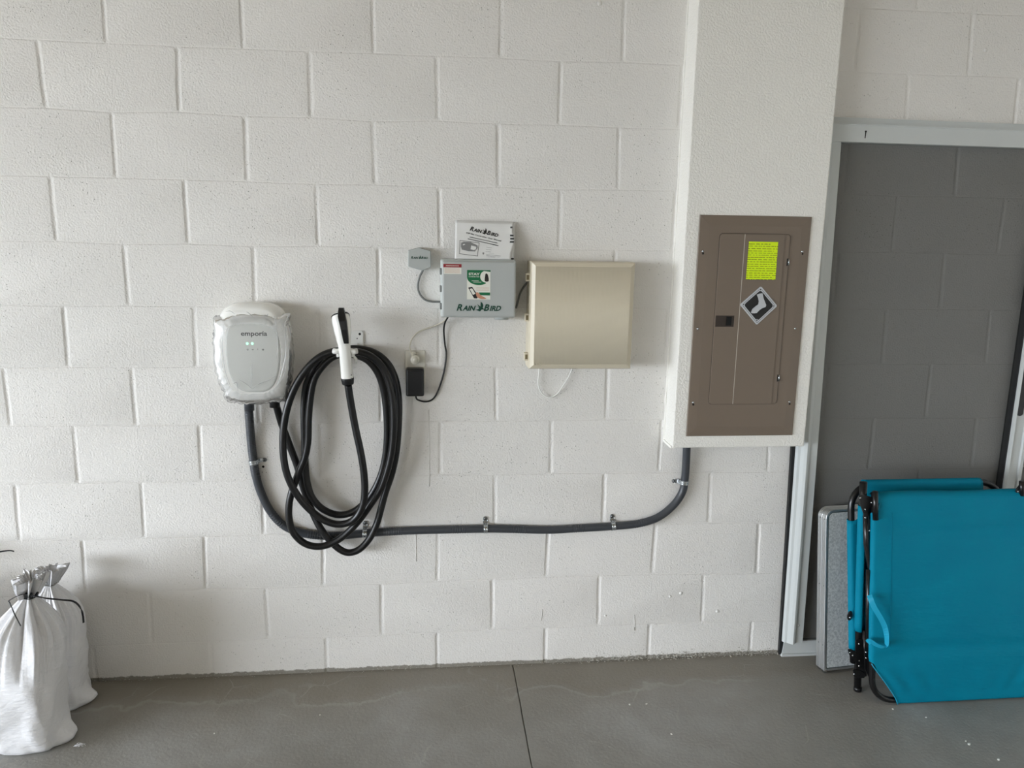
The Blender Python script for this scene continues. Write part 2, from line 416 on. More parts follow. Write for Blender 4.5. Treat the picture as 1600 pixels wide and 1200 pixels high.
JOINT_NODES = [(0,0,-0.002,2.165),(0,1,0.409,2.164),(1,-0.5,-0.196,1.971),(0,0.5,0.210,2.164),(1,0.5,0.203,1.974),(0,1.5,0.612,2.166),(1,1.5,0.612,1.969),(1,0,-0.002,1.961),(2,0,-0.005,1.765),(1,1,0.403,1.962),(2,1,0.401,1.762),(3,-0.5,-0.202,1.563),(3,0.5,0.205,1.561),(2,1.5,0.621,1.755),(3,1.5,0.623,1.559),(0,2,0.815,2.168),(0,3,1.221,2.172),(0,4,1.629,2.173),(0,2.5,1.016,2.166),(1,2.5,1.019,1.971),(0,3.5,1.420,2.164),(1,3.5,1.420,1.969),(1,2,0.807,1.957),(2,2,0.812,1.761),(1,3,1.216,1.963),(2,3,1.221,1.762),(1,4,1.624,1.963),(2,4,1.630,1.762),(2,2.5,1.022,1.753),(3,2.5,1.027,1.556),(2,3.5,1.432,1.756),(3,3.5,1.432,1.560),(3,0,0.002,1.552),(4,0,0.004,1.357),(3,1,0.412,1.552),(4,-0.5,-0.201,1.353),(5,-0.5,-0.203,1.150),(4,0.5,0.210,1.354),(5,0.5,0.206,1.149),(5,-1,-0.407,1.148),(6,-1,-0.405,0.953),(5,0,-0.004,1.147),(6,0,-0.003,0.949),(6,-0.5,-0.205,0.949),(7,-0.5,-0.207,0.749),(6,0.5,0.203,0.949),(7,0.5,0.200,0.750),(7,-1,-0.411,0.749),(8,-1,-0.416,0.546),(7,0,-0.001,0.746),(8,0,-0.005,0.543),(8,1,0.401,0.546),(8,-0.5,-0.214,0.542),(9,-0.5,-0.216,0.341),(8,0.5,0.196,0.545),(9,0.5,0.190,0.347),(9,1.5,0.601,0.343),(9,0,-0.005,0.341),(10,0,-0.010,0.143),(9,1,0.397,0.342),(10,1,0.399,0.144),(7,3,1.220,0.754),(8,3,1.223,0.566),(7,4,1.622,0.752),(8,4,1.624,0.559),(9,2.5,1.013,0.349),(9,3.5,1.416,0.354),(9,4.5,1.822,0.352),(9,2,0.809,0.346),(10,2,0.808,0.142),(9,3,1.215,0.350),(10,3,1.218,0.147),(9,4,1.619,0.353),(10,4,1.623,0.149),(5,3,1.217,1.147),(6,3,1.223,0.953),(5,4,1.617,1.149),(6,4,1.620,0.955),(6,2.5,1.026,0.955),(7,2.5,1.025,0.760),(6,3.5,1.421,0.954),(7,3.5,1.425,0.757),(7,4.5,1.826,0.754),(7,5,2.024,0.750),(8,5,2.030,0.552),(8,5.5,2.228,0.547),(9,5.5,2.237,0.339),(9,5,2.023,0.344),(10,5,2.030,0.146),(7,5.5,2.245,0.747),(0,7,2.852,2.173),(-1,7,2.840,2.373),(0,6.5,2.633,2.169),(0,7.5,3.041,2.173),(2,7,2.857,1.765),(2,6.5,2.641,1.760),(3,6.5,2.641,1.568),(2,7.5,3.052,1.762),(3,7.5,3.052,1.564),(3,7,2.845,1.564),(4,7,2.852,1.362),(5,6.5,2.653,1.160),(5,7.5,3.063,1.159),(5,7,2.845,1.159),(6,7,2.849,0.951),(6,6.5,2.644,0.953),(7,6.5,2.643,0.755),(6,7.5,3.056,0.949),(7,7.5,3.061,0.751)]

# ================================================================ THE SETTING
RES = [(L, c, x - c * 0.4064, z - (2.171 - L * 0.2032)) for L, c, x, z in JOINT_NODES]
# nominal z of line 0 is 2.171; line 10 is at 0.139; the wall runs from line -3 to the slab
def node(L, c):
    X = c * 0.4064; Z = 2.171 - L * 0.2032
    own = next(((dx, dz) for l, k, dx, dz in RES if l == L and abs(k - c) < 0.1), None)
    sw = sx_ = sz_ = 0.0
    for l, k, dx, dz in RES:
        d2 = ((k - c) * 0.4) ** 2 + ((l - L) * 0.2) ** 2 + 0.02
        q = 1 / d2 ** 1.5; sw += q; sx_ += q * dx; sz_ += q * dz
    fade = min(1.0, sw / 40); ax_, az_ = sx_ / sw * fade, sz_ / sw * fade
    if own: return (X + 0.85 * own[0] + 0.15 * ax_, Z + 0.4 * own[1] + 0.6 * az_)
    return (X + ax_ + math.sin(L * 12.9 + c * 78.2) * 0.0015, Z + az_)
NODE = {}
def nd(L, c2):
    if (L, c2) not in NODE:
        NODE[(L, c2)] = (c2 / 2 * 0.4064, -0.03) if L == 11 else node(L, c2 / 2)
        if L == 11:
            NODE[(L, c2)] = (node(10, c2 / 2)[0], -0.03)
    return NODE[(L, c2)]
def wob(x, z, s): return noise.noise(Vector((x * 9 + s, z * 9, s * 3.1))) * 0.0016 + noise.noise(Vector((x * 40 + s, z * 40, s))) * 0.0007
DV, DH = 0.0045, 0.0016
def block_mesh(c_lo, c_hi):
    B = MB(); T = [0, .010, .018, .028, .045, .10, .2, .3, .4, .5, .6, .7, .8, .9, .955, .972, .982, .990, 1]
    for L in range(-3, 11):
        par = 0 if L % 2 else 1
        for c2 in range(c_lo * 2, c_hi * 2 + 1):
            if (c2 % 2) != par: continue
            tl, tm, tr = nd(L, c2), nd(L, c2 + 1), nd(L, c2 + 2); bl, bm_, br = nd(L + 1, c2), nd(L + 1, c2 + 1), nd(L + 1, c2 + 2)
            def lerp3(a, b, c, t): return (a[0] + (b[0] - a[0]) * 2 * t, a[1] + (b[1] - a[1]) * 2 * t) if t < .5 else (b[0] + (c[0] - b[0]) * (2 * t - 1), b[1] + (c[1] - b[1]) * (2 * t - 1))
            out = []          # (x, z, depth, u, v)
            def dh(x, z): return DH * (0.55 + 0.9 * abs(noise.noise(Vector((x * 3, z * 7, 5))))) 
            for t in T[:-1]:
                p = lerp3(tl, tm, tr, t); out.append((p[0], p[1] + wob(p[0], p[1], 1), dh(*p), 2 * t - 1, 1))
            TV = [0, .03, .055, .09, .2, .35, .5, .65, .8, .91, .945, .97, 1]
            dv = lambda x, z, t: dh(x, z) + (DV * (0.75 + 0.5 * noise.noise(Vector((x * 5, z * 5, 9)))) - DH) * min(1, min(t, 1 - t) / 0.05)
            for t in TV[:-1]:
                p = (tr[0] + (br[0] - tr[0]) * t, tr[1] + (br[1] - tr[1]) * t); w_ = wob(p[0], p[1], 2) * min(1, 8 * min(t, 1 - t))
                out.append((p[0] + w_, p[1] + (wob(p[0], p[1], 1) if t == 0 else 0), dv(p[0], p[1], t), 1, 1 - 2 * t))
            for t in T[:0:-1]:
                p = lerp3(bl, bm_, br, t); out.append((p[0], p[1] + wob(p[0], p[1], 1), dh(*p), 2 * t - 1, -1))
            for t in TV[:0:-1]:
                p = (tl[0] + (bl[0] - tl[0]) * t, tl[1] + (bl[1] - tl[1]) * t); w_ = wob(p[0], p[1], 2) * min(1, 8 * min(t, 1 - t))
                out.append((p[0] + w_, p[1] + (wob(p[0], p[1], 1) if t == 1 else 0), dv(p[0], p[1], t), -1, 1 - 2 * t))
            xc = (tl[0] + tr[0] + bl[0] + br[0]) / 4; zc = (tl[1] + tr[1] + bl[1] + br[1]) / 4
            hw = (tr[0] - tl[0]) / 2; hh = (tl[1] - bl[1]) / 2
            jw = 1.0 + 0.35 * noise.noise(Vector((xc * 3, zc * 3, 4)))
            rings = []
            for ix, iz, df, rc in ((0, 0, 1.0, 0), (0.0035 * jw, 0.0010, 0.88, 0.004), (0.0062 * jw, 0.0020, 0.45, 0.007), (0.0082 * jw, 0.0032, 0.08, 0.010), (0.0100 * jw, 0.0045, 0.0, 0.012)):
                R = []
                for x, z, d, u, v in out:
                    ru, rv = rc / hw, rc / hh
                    if rc and abs(u) > 1 - ru and abs(v) > 1 - rv:
                        a = (abs(u) - (1 - ru)) / ru; b = (abs(v) - (1 - rv)) / rv; q = math.hypot(a, b)
                        u2 = math.copysign(1 - ru + a / q * ru, u); v2 = math.copysign(1 - rv + b / q * rv, v)
                    else: u2, v2 = u, v
                    X = x + (u2 - u) * hw; Z = z + (v2 - v) * hh
                    X = xc + (X - xc) * (1 - ix / hw); Z = zc + (Z - zc) * (1 - iz / hh)
                    R.append((X, d * df, Z))
                rings.append(R)
            n = len(out); vs = [p for r in rings for p in r]; fs = []
            for i in range(len(rings) - 1):
                for k in range(n): fs.append((i * n + (k + 1) % n, i * n + k, (i + 1) * n + k, (i + 1) * n + (k + 1) % n))
            fs = [f[::-1] for f in fs]
            fs.append(tuple((len(rings) - 1) * n + k for k in range(n)))
            B.add(vs, fs, True)
    return B
bk = block_mesh(-6, 9)
bk.box(GX0 - 0.3, GX1 + 0.2, 0.009, 0.2, -0.03, 2.78)
wall = obj('wall_back', bk, M_WALL, kind='structure', origin=(0, 0, 0))
me = wall.data
# floor: two slabs with a sawn joint between them
JX = 1.297
F = MB(); gw = 0.0019
ys = np.linspace(0.05, -3.2, 120)
jx = [JX + 0.0 * y + wob(y, 0.3, 4) * 0.8 for y in ys]
Lp = [[(GX0 - 0.3, y, 0) for y in ys], [(x - gw - 0.001 * abs(wob(y, 2, 6)) / 0.0016, y, 0) for x, y in zip(jx, ys)], [(x - gw * 0.8, y, -0.008) for x, y in zip(jx, ys)]]
Rp = [[(x + gw * 0.8, y, -0.008) for x, y in zip(jx, ys)], [(x + gw + 0.001 * abs(wob(y, 3, 7)) / 0.0016, y, 0) for x, y in zip(jx, ys)], [(GX1 + 0.2, y, 0) for y in ys]]
F.grid([r for r in (Lp + Rp)], smooth=False)
F.add([(GX0 - 0.3, -3.2, 0), (GX1 + 0.2, -3.2, 0), (GX1 + 0.2, GY1 - 0.3, 0), (GX0 - 0.3, GY1 - 0.3, 0)], [(3, 2, 1, 0)])
F.box(GX0 - 0.3, GX1 + 0.2, GY1 - 0.3, 0.05, -0.1, -0.012)
F.f = [f for f in F.f]
floor = obj('floor', F, M_FLOOR, kind='structure', origin=(0, 0, 0))
obj('ceiling', MB().box(GX0 - 0.2, GX1 + 0.2, GY1 - 0.2, 0.2, GH, GH + 0.12), M_CEIL, kind='structure')
M_SIDE = mat('side_wall_paint', srgb(240, 237, 231), 0.7)
wl = MB().box(GX0 - 0.2, GX0, DY0, 0.0, 0, GH).box(GX0 - 0.2, GX0, GY1, DY1, 0, GH).box(GX0 - 0.2, GX0, DY1, DY0, DZ, GH)
obj('wall_left', wl, M_SIDE, kind='structure')
obj('wall_right', MB().box(GX1, GX1 + 0.2, GY1, 0.0, 0, GH), M_SIDE, kind='structure')
obj('wall_front', MB().box(GX0 - 0.2, GX1 + 0.2, GY1 - 0.2, GY1, 0, GH), M_SIDE, kind='structure')
obj('driveway', MB().box(-26, GX0 - 0.3, -18, 10, -0.12, -0.02), M_DRIVE, kind='structure')

# column boxed out from the wall above the slab, with the breaker panel in it
CX0, CX1, CYF, CZ = 1.840, 2.327, -0.10, 0.874
cb = MB().box(CX0, CX1, CYF, 0.02, CZ, GH + 0.02, bev=0.004, seg=2)
cb.box(CX0 - 0.004, CX0 + 0.008, CYF + 0.006, -0.0, CZ - 0.003, CZ + 0.006)
obj('wall_column', cb, M_COLUMN, kind='structure')
# bead of painted caulk where the column meets the blocks
ck = MB(); zz = np.linspace(CZ, GH, 160)
ck.tube([(CX0 - 0.001 + 0.002 * noise.noise(Vector((0, 0, z * 14))), 0.001, z) for z in zz], 0.0045, 6, rf=lambda t: 1 + 0.5 * noise.noise(Vector((1, 2, t * 55))))
obj('trim_1', ck, M_COLUMN, kind='structure')
# flaking paint and mortar crumbs heaped where the blocks meet the slab
cr = MB(); rr = random.Random(4)
for k in range(800):
    x = rr.uniform(-0.6, 2.36) if k % 2 else rr.gauss(1.95, 0.28)
    if not -0.6 < x < 2.36: continue
    s = rr.uniform(0.0006, 0.0019) * (1.5 if x > 1.55 else 1)
    z = abs(rr.gauss(0, 0.012 if x > 1.5 else 0.006)); y = -rr.uniform(0, 0.006) if z > 0.004 else -rr.uniform(0, 0.014)
    bm = bmesh.new(); bmesh.ops.create_icosphere(bm, subdivisions=1, radius=s)
    for v in bm.verts: v.co = Vector((x + v.co.x * rr.uniform(.7, 1.9), y + v.co.y * 0.6, z + v.co.z * rr.uniform(.5, 1.0)))
    cr.bm(bm)
obj('trim_2', cr, M_WALL, kind='structure', origin=(0, 0, 0.0)).data.materials[0] = mat('crumbs', srgb(190, 187, 178), 0.8)
for px, py, r in ((411.3, 729.2, 0.0042),):
    p = at(px, py); obj('drill_hole', MB().disc((p[0], p[2]), r, -0.0006, 0.0), M_HOLE, wall)
bl_ = MB()      # blisters and drips in the paint
for px, py, rx, rz in ((1047, 932, 5, 4), (1064, 927, 6, 3), (1121, 955, 6, 9), (946, 962, 4, 4), (1540, 78, 6, 6), (937, 5, 7, 5), (650, 430, 2, 2), (965, 330, 5, 3)):
    p = at(px, py); bl_.dome((p[0], 0.0006, p[2]), rx * 0.0012, 0.004)
for pts in (((847, 952), (846.5, 962), (845, 970)), ((649, 822), (650, 850), (650, 877)), ((670, 640), (671, 700), (671, 760)), ((991, 961), (992, 985))):
    bl_.tube([at(a, b, -0.0002) for a, b in pts], 0.0017, 6)
obj('paint_drips', bl_, M_WALL, wall)

# ---------------------------------------------------------------- sliding screen door standing against the wall
door = thing('door_1', (2.9, -0.03, 0), 'white aluminium framed sliding screen door against the block wall', 'screen door', kind='structure')
def bar_between(a0, a1, b0, b1, yf, yb, mb=None):
    """upright between two pixel edges: a = left edge (top, bottom), b = right edge"""
    mb = mb or MB(); q = [at(*a0, yf), at(*b0, yf), at(*b1, yf), at(*a1, yf)]
    vs = [tuple(p) for p in q] + [(p[0], yb, p[2]) for p in q]
    return mb.add(vs, [(3, 2, 1, 0), (4, 5, 6, 7), (0, 1, 5, 4), (1, 2, 6, 5), (2, 3, 7, 6), (3, 0, 4, 7)])
XR = 3.78
zt = lambda px, py, Y: at(px, py, Y)[2]
h = MB()
h.prism([(2.34, 2.018), (XR, 2.012), (XR, 1.985), (2.34, 1.992)], -0.022, 0.0)
h.prism([(2.34, 1.992), (XR, 1.985), (XR, 1.931), (2.34, 1.935)], -0.045, 0.0)
h.prism([(2.34, 1.995), (XR, 1.988), (XR, 1.984), (2.34, 1.991)], -0.048, -0.02)
hr = obj('header_rail', h, M_ALU, door)
p = at(1351, 216, -0.0455)
obj('drain_slot', MB().disc((p[0] + 0.002, p[2] + 0.022), 0.0035, -0.0458, -0.044, 12).prism([(p[0], p[2]), (p[0] + 0.003, p[2]), (p[0] + 0.004, p[2] + 0.022), (p[0] + 0.0005, p[2] + 0.022)], -0.0458, -0.044), M_GAP, hr)
# jamb: rounded outer leg and a flat inner leg
def xz(px, py, Y): a = at(px, py, Y); return a[0], a[2]
xa, xb = 2.347, 2.427
def jx_(z): return (1.94 - z) / 1.59 * 0.0
J = MB(); prof = [(0, 0.0), (0, -0.018), (0.006, -0.026), (0.014, -0.030), (0.024, -0.040), (0.032, -0.046), (0.040, -0.044), (0.044, -0.037), (0.049, -0.035), (0.076, -0.035), (0.079, -0.030), (0.079, 0.0)]
rings = []
for z in (0.062, 0.5, 1.0, 1.5, 1.936):
    lean = (z - 0.35) / 1.59 * -0.030
    rings.append([(xa + lean + a, b, z) for a, b in prof])
J.loft(rings, smooth=False)
obj('jamb', J, M_ALU, door)
obj('weather_strip', MB().prism([(2.343 - 0.0, 0.95), (2.322, 0.95), (2.348, 0.004), (2.364, 0.004)], -0.016, 0.0), M_RUBBER, door)
sill = MB().prism([(2.356, 0.002), (XR, 0.002), (XR, 0.062), (2.362, 0.062)], -0.020, 0.0)
sill.prism([(2.353, 0.0), (XR, 0.0), (XR, 0.010), (2.355, 0.010)], -0.026, 0.0)
obj('sill_rail', sill, M_ALU, door)
pj = at(1253, 979, -0.036); obj('screw', MB().dome((2.407, -0.0345, 0.135), 0.005, 0.0025), M_ALU2, door)
# right hand stile with its dark seal, then the sliding leaf beyond it
seal = MB(); bar_between((1599, 470), (1560, 800), (1604, 470), (1566, 800), -0.034, -0.020, seal)
def stile_x(px, py, Y): return at(px, py, Y)[0]
sx0 = stile_x(1563, 760, -0.036)
obj('stile_seal', MB().box(sx0 + 0.004, sx0 + 0.010, -0.034, -0.005, 0.062, 1.932), M_RUBBER, door)
st = MB(); sprof = [(0.010, -0.004), (0.010, -0.040), (0.020, -0.044), (0.026, -0.036), (0.030, -0.033), (0.062, -0.033), (0.066, -0.040), (0.078, -0.040), (0.080, -0.030), (0.080, -0.004)]
st.loft([[(sx0 + a, b, z) for a, b in sprof] for z in (0.062, 1.932)], smooth=False)
stile = obj('stile', st, M_ALU, door)
ph = at(1592, 650, -0.036)
obj('handle_recess', MB().prism([(ph[0] + 0.013 * math.cos(a) + 0.003, ph[2] + 0.012 + (0.19 if math.sin(a) > 0 else 0) + 0.012 * math.sin(a)) for a in np.linspace(0, 2 * PI, 25)[:-1]], -0.0365, -0.030), M_BLACK, stile)
sc1 = MB().grid([[(2.41, -0.012, 0.05), (sx0 + 0.005, -0.012, 0.05)], [(2.38, -0.012, 1.94), (sx0 + 0.005, -0.012, 1.94)]], smooth=False)
obj('insect_screen', sc1, M_SCREEN, door)
sc2 = MB().grid([[(sx0 + 0.075, -0.020, 0.05), (XR, -0.020, 0.05)], [(sx0 + 0.075, -0.020, 1.94), (XR, -0.020, 1.94)]], smooth=False)
obj('insect_screen', sc2, M_SCREEN, door)

# ================================================================ THINGS ON THE WALL
def polyxz(pp, Y): return [(at(x, y, Y)[0], at(x, y, Y)[2]) for x, y in pp]
# ---- electric vehicle charger
ec = at(399, 549, -0.052); EX, EZ = ec[0], ec[2]
ev = thing('vehicle_charger', (EX, 0, EZ - 0.17), 'white wall charger for an electric car, wrapped in clear film', 'car charger')
def egg(w, h, y, ex=3.4, n=72, cx=0.0, cz=0.0, taper=0.10):
    R = []
    for k in range(n):
        t = 2 * PI * k / n; c, s_ = math.cos(t), math.sin(t)
        x = math.copysign(abs(c) ** (2 / ex), c); z = math.copysign(abs(s_) ** (2 / ex), s_)
        x *= 1 - taper * max(0.0, -z) ** 1.5 - 0.04 * max(0.0, z) ** 3
        z2 = z
        R.append((EX + cx + x * w / 2, y, EZ + cz + z2 * h / 2))
    return R
H = MB()
H.loft([egg(.205, .29, -0.0), egg(.222, .306, -0.006), egg(.238, .322, -0.022), egg(.244, .330, -0.048), egg(.240, .327, -0.068), egg(.228, .316, -0.086), egg(.210, .30, -0.098), egg(.195, .286, -0.103)][::-1])
obj('housing', H, M_CONN, ev)
fx, fz = 0.004, -0.004
FP = MB().loft([egg(.158, .232, -0.1075, 3.6, cx=fx, cz=fz, taper=.2), egg(.166, .240, -0.1065, 3.6, cx=fx, cz=fz, taper=.2), egg(.174, .252, -0.101, 3.6, cx=fx, cz=fz, taper=.2)])
face = obj('front_panel', FP, M_LENS, ev)
YF = -0.1080
a, b = at(376.5, 524.5, YF), at(417.5, 524.5, YF)
tm, _ = text_mb('empor\u00eda', 0.0215, a[0], a[2], YF, bold=0.0004, width=b[0] - a[0])
# the accent over the i runs up to the right
q = at(409.5, 516.8, YF)
obj('logo', tm, M_LOGO, face)
for px, on in ((386.3, 1), (394.2, 1), (402.2, 0), (410, 0)):
    p = at(px, 536.8, YF); s = 0.0042 if on else 0.0014
    obj('indicator_light' if on else 'unlit_indicator', MB().disc((p[0], p[2]), s, YF, YF + 0.001, 14), M_LED if on else M_LENS, face)
ic = MB(); p = at(387, 546.3, YF)
ic.grid([[(p[0] + r * math.cos(t), YF, p[2] + r * math.sin(t)) for t in np.linspace(0, 2 * PI, 21)] for r in (0.0018, 0.0028)], smooth=False)
ic.prism([(p[0] - .0004, p[2]), (p[0] + .0004, p[2]), (p[0] + .0004, p[2] + .003), (p[0] - .0004, p[2] + .003)], YF, YF + .0004)
p = at(394.9, 547.2, YF)
for r0, r1 in ((0, .0012), (.002, .0030), (.0038, .0050)):
    ic.grid([[(p[0] + r * math.cos(t), YF, p[2] - 0.001 + r * math.sin(t)) for t in np.linspace(PI / 4, 3 * PI / 4, 9)] for r in (r0, r1)], smooth=False)
p = at(402.7, 545.8, YF)
ic.prism([(p[0] + .0012, p[2] + .0035), (p[0] - .0018, p[2] - .0003), (p[0] - .0002, p[2] - .0003), (p[0] - .0010, p[2] - .0035), (p[0] + .0018, p[2] + .0006), (p[0] + .0003, p[2] + .0006)], YF, YF + .0004)
p = at(411, 546.3, YF); ic.disc((p[0], p[2]), .0030, YF, YF + .0004, 18)
obj('icons', ic, M_ICON, face)
p = at(411, 546.3, YF - .0002); tq, _ = text_mb('?', 0.005, p[0], p[2] - .0017, YF - .0003, align='CENTER', bold=.0001)
obj('icons', tq, M_LENS, face)
# clear protective film bunched round the front
random.seed(11)
FR = []; nth = 120
def crumple(x, z, s): return noise.noise(Vector((x * 26, z * 26, s))) + 0.6 * noise.noise(Vector((x * 70, z * 60, s + 3)))
prof = [(0.30, 0.112, 0.0), (0.60, 0.112, 0.0), (0.80, 0.113, 0.35), (0.92, 0.112, 0.8), (1.0, 0.104, 1.0), (1.05, 0.093, 1.1), (1.07, 0.080, 1.2), (1.08, 0.068, 1.3), (1.06, 0.058, 1.2)]
for q, (sc_, dy, am) in enumerate(prof):
    ring = []
    for k in range(nth):
        t = 2 * PI * k / nth; c, s_ = math.cos(t), math.sin(t)
        ex = 3.2; x = math.copysign(abs(c) ** (2 / ex), c); z = math.copysign(abs(s_) ** (2 / ex), s_)
        x *= 1 - 0.12 * max(0, -z) ** 1.5
        X = EX + x * 0.118 * sc_; Z = EZ - 0.012 + z * 0.150 * sc_ + (0.0 if z < 0 else -0.012 * z * sc_)
        n_ = crumple(math.cos(t) * 2.2 + 9, math.sin(t) * 2.2 + q * 0.09, q * .5)
        n2_ = crumple(math.cos(t) * 4 + 3, math.sin(t) * 4 + q * 0.2, 7)
        flap = 0.0
        for ft, fa, fw in ((0.80, 0.030, 0.13), (2.42, 0.020, 0.16), (-0.85, 0.018, 0.22), (-2.2, 0.014, 0.2)):
            dd = (t - ft + PI) % (2 * PI) - PI; flap += fa * math.exp(-(dd / fw) ** 2)
        g_ = max(0, sc_ - 0.85) / 0.23 * (1 if q > 3 else .5)
        out = flap * g_ + am * 0.006 * n_
        X += c * out; Z += s_ * out
        ring.append((X, -dy - 0.0035 * am * n2_ - 0.0008, Z))
    FR.append(ring)
obj('protective_film', MB().loft(FR[:3], cap0=True, cap1=False), M_FILM, ev)
obj('protective_film', MB().loft(FR[2:], cap0=False, cap1=False), M_FILM2, ev)
# wrinkle ridges of bunched film
RG = MB(); rg = random.Random(5)
def ridge(pts, w=0.0022):
    P = [at(a, b, -0.1165) for a, b in pts]
    RG.tube(spline([tuple(p) for p in P], 5), w, 5, rf=lambda t: 0.15 + math.sin(PI * t) * (0.8 + 0.4 * noise.noise(Vector((t * 9, w * 900, 1)))))
for pts in (((352, 487), (360, 486), (367, 491)), ((385, 487), (391, 491), (398, 499)), ((413, 492), (416, 494), (419, 490)), ((428, 493), (430, 505), (433, 520), (434, 545), (432, 560)), ((437, 495), (441, 510), (446, 530), (446, 555), (441, 580), (432, 605)),
            ((350, 505), (347, 540), (352, 580), (362, 608)), ((394, 608), (405, 600), (418, 595), (430, 588)), ((394, 608), (385, 600), (372, 592)), ((392, 566), (393, 585), (394, 606)), ((364, 600), (370, 598), (372, 612)),
            ((405, 626), (418, 622), (432, 620), (444, 616)), ((425, 612), (435, 600), (442, 590), (448, 570)), ((446, 500), (452, 512), (455, 530))):
    ridge(pts, 0.0011)
obj('protective_film', RG, M_FILM2, ev)
gl_ = MB(); p = at(388.5, 628, -0.03)
gl_.tube([(p[0] + 0.002, -0.035, EZ - 0.155), (p[0] + 0.002, -0.034, EZ - 0.205)], 0.0165, 20)
obj('conduit_fitting', gl_, M_CONDUIT, ev)
p2 = at(429, 625, -0.06); gl2 = MB().tube([(p2[0], -0.06, EZ - 0.150), (p2[0], -0.06, EZ - 0.188)], 0.017, 20)
obj('cable_gland', gl2, M_BLACK, ev)

# ---- flexible grey conduit and its clamps
cpx = [(388.5, 634, -.034), (389, 644, -.030), (392.5, 690, -.018), (396, 720, -.016), (400, 744, -.016), (408, 770, -.016), (422, 798, -.016), (442, 820, -.016), (468, 832, -.016), (500, 837, -.016), (530, 837, -.016), (570, 833.5, -.016), (620, 830, -.016), (678, 828, -.016), (758.6, 826.3, -.016), (802.5, 826.8, -.016), (856.5, 828, -.016), (904, 825.5, -.016), (958, 822.3, -.016), (998, 818, -.016), (1028.6, 808, -.016), (1052, 789.5, -.016), (1066, 769, -.016), (1070, 749, -.018), (1072, 722, -.024), (1073, 700, -.030), (1073.3, 690, -.032)]
CP = path_at(cpx, None, 14); CR = 0.0142
# moulded ribs on the conduit: all along the left drop, in short groups on the level run
cum = [0.0]
for i in range(1, len(CP)): cum.append(cum[-1] + (CP[i] - CP[i - 1]).length)
def conduit_at(s):
    i = max(1, min(len(CP) - 1, next((k for k, c in enumerate(cum) if c >= s), len(CP) - 1)))
    t = (s - cum[i - 1]) / (cum[i] - cum[i - 1]); return CP[i - 1].lerp(CP[i], t), (CP[i] - CP[i - 1]).normalized()
def near(px, py):
    a = Vector(at(px, py, -0.016)); return cum[min(range(len(CP)), key=lambda i: (CP[i] - a).length)]
ribs = list(np.arange(0.03, near(400, 744), 0.0065))
for x0, y0, n_ in ((434, 814, 7), (498, 838, 8), (522, 838, 8), (618, 830, 8), (722, 827, 6), (812, 827, 6), (905, 825, 6), (1000, 818, 5)):
    s0 = near(x0, y0); ribs += [s0 + (k - n_ / 2) * 0.0085 for k in range(n_)]
tot = cum[-1]; NR = int(tot / 0.0014); fine_path = [conduit_at(tot * q / NR)[0] for q in range(NR + 1)]
ribs_ = sorted(ribs)
def rib_r(t):
    s = t * tot; d = min(abs(s - q) for q in ribs_); return 1.0 + 0.028 * max(0.0, 1 - (d / 0.0026) ** 2) - (0.03 if d < 0.0055 and d > 0.0026 else 0)
cond = obj('electrical_conduit', MB().tube(fine_path, CR, 18, rf=rib_r), M_CONDUIT, label='grey flexible conduit from the car charger along the wall to the column', cat='conduit')

def clamp():
    """strap over a level conduit with its screw tab upwards; origin on the wall under the conduit's centre"""
    t = thing('conduit_clamp', (0, 0, 0), 'zinc clamp over the grey conduit nearest the loops of black cable, tab pointing up', 'clamp', 'zinc clamps holding the conduit')
    s = MB(); R_ = CR + 0.0012; P = []
    P.append((0, -0.0008, -0.030 + 0.012)); 
    for a in np.linspace(-PI / 2 - 0.25, PI / 2 + 0.2, 18):
        P.append((0, -0.016 - R_ * math.cos(a), R_ * math.sin(a)))
    P = P[1:]
    P += [(0, -0.006, R_ + 0.0035), (0, -0.0025, R_ + 0.008), (0, -0.0022, R_ + 0.022)]
    s.ribbon(P, 0.0075, 0.0016, (1, 0, 0))
    for sx in (-0.0045, 0.0045):
        s.tube([(sx, p[1] - 0.0010 if 0 else p[1] - 0.0006, p[2]) for p in P[:19]], 0.0016, 6)
    s.prism([(0.0075 * math.cos(a), R_ + 0.020 + 0.0075 * math.sin(a)) for a in np.linspace(0, PI, 12)], -0.0030, -0.0014)
    s.tube([(-0.0072, -0.006, R_ + 0.002), (-0.0072, -0.0028, R_ + 0.010), (-0.0072, -0.0028, R_ + 0.020)], 0.0010, 5)
    s.tube([(0.0072, -0.006, R_ + 0.002), (0.0072, -0.0028, R_ + 0.010), (0.0072, -0.0028, R_ + 0.020)], 0.0010, 5)
    obj('strap', s, M_ZINC, t)
    k = MB().dome((0, -0.003, R_ + 0.019), 0.0058, 0.0045).tube([(0, -0.0005, R_ + 0.019), (0, -0.004, R_ + 0.019)], 0.0070, 6)
    sc_ = obj('screw', k, M_SCREW, t)
    obj('drive_recess', MB().disc((0, R_ + 0.019), 0.0020, -0.0079, -0.0068, 6), M_HOLE, sc_)
    return t
C0 = clamp()
def put_clamp(px, py, rot, label=None, first=False):
    o = C0 if first else copy_tree(C0)
    a = Vector(at(px, py, -0.016)); i = min(range(len(CP)), key=lambda k: (CP[k] - a).length)
    o.location = (CP[i].x, 0, CP[i].z); o.rotation_euler = (0, rot, 0)
    if label: o['label'] = label
put_clamp(570, 833.5, 0.03, first=True)
put_clamp(758.6, 826.3, 0.0, 'zinc clamp midway along the level conduit, below the grey control box')
put_clamp(958, 822.3, -0.06, 'zinc clamp on the level conduit just before it bends up to the column')
put_clamp(396, 721, math.radians(84), 'zinc clamp on the upright conduit below the wrapped charger, tab pointing right')
put_clamp(1069, 753, math.radians(-88), 'zinc clamp on the upright conduit below the column, tab pointing left')

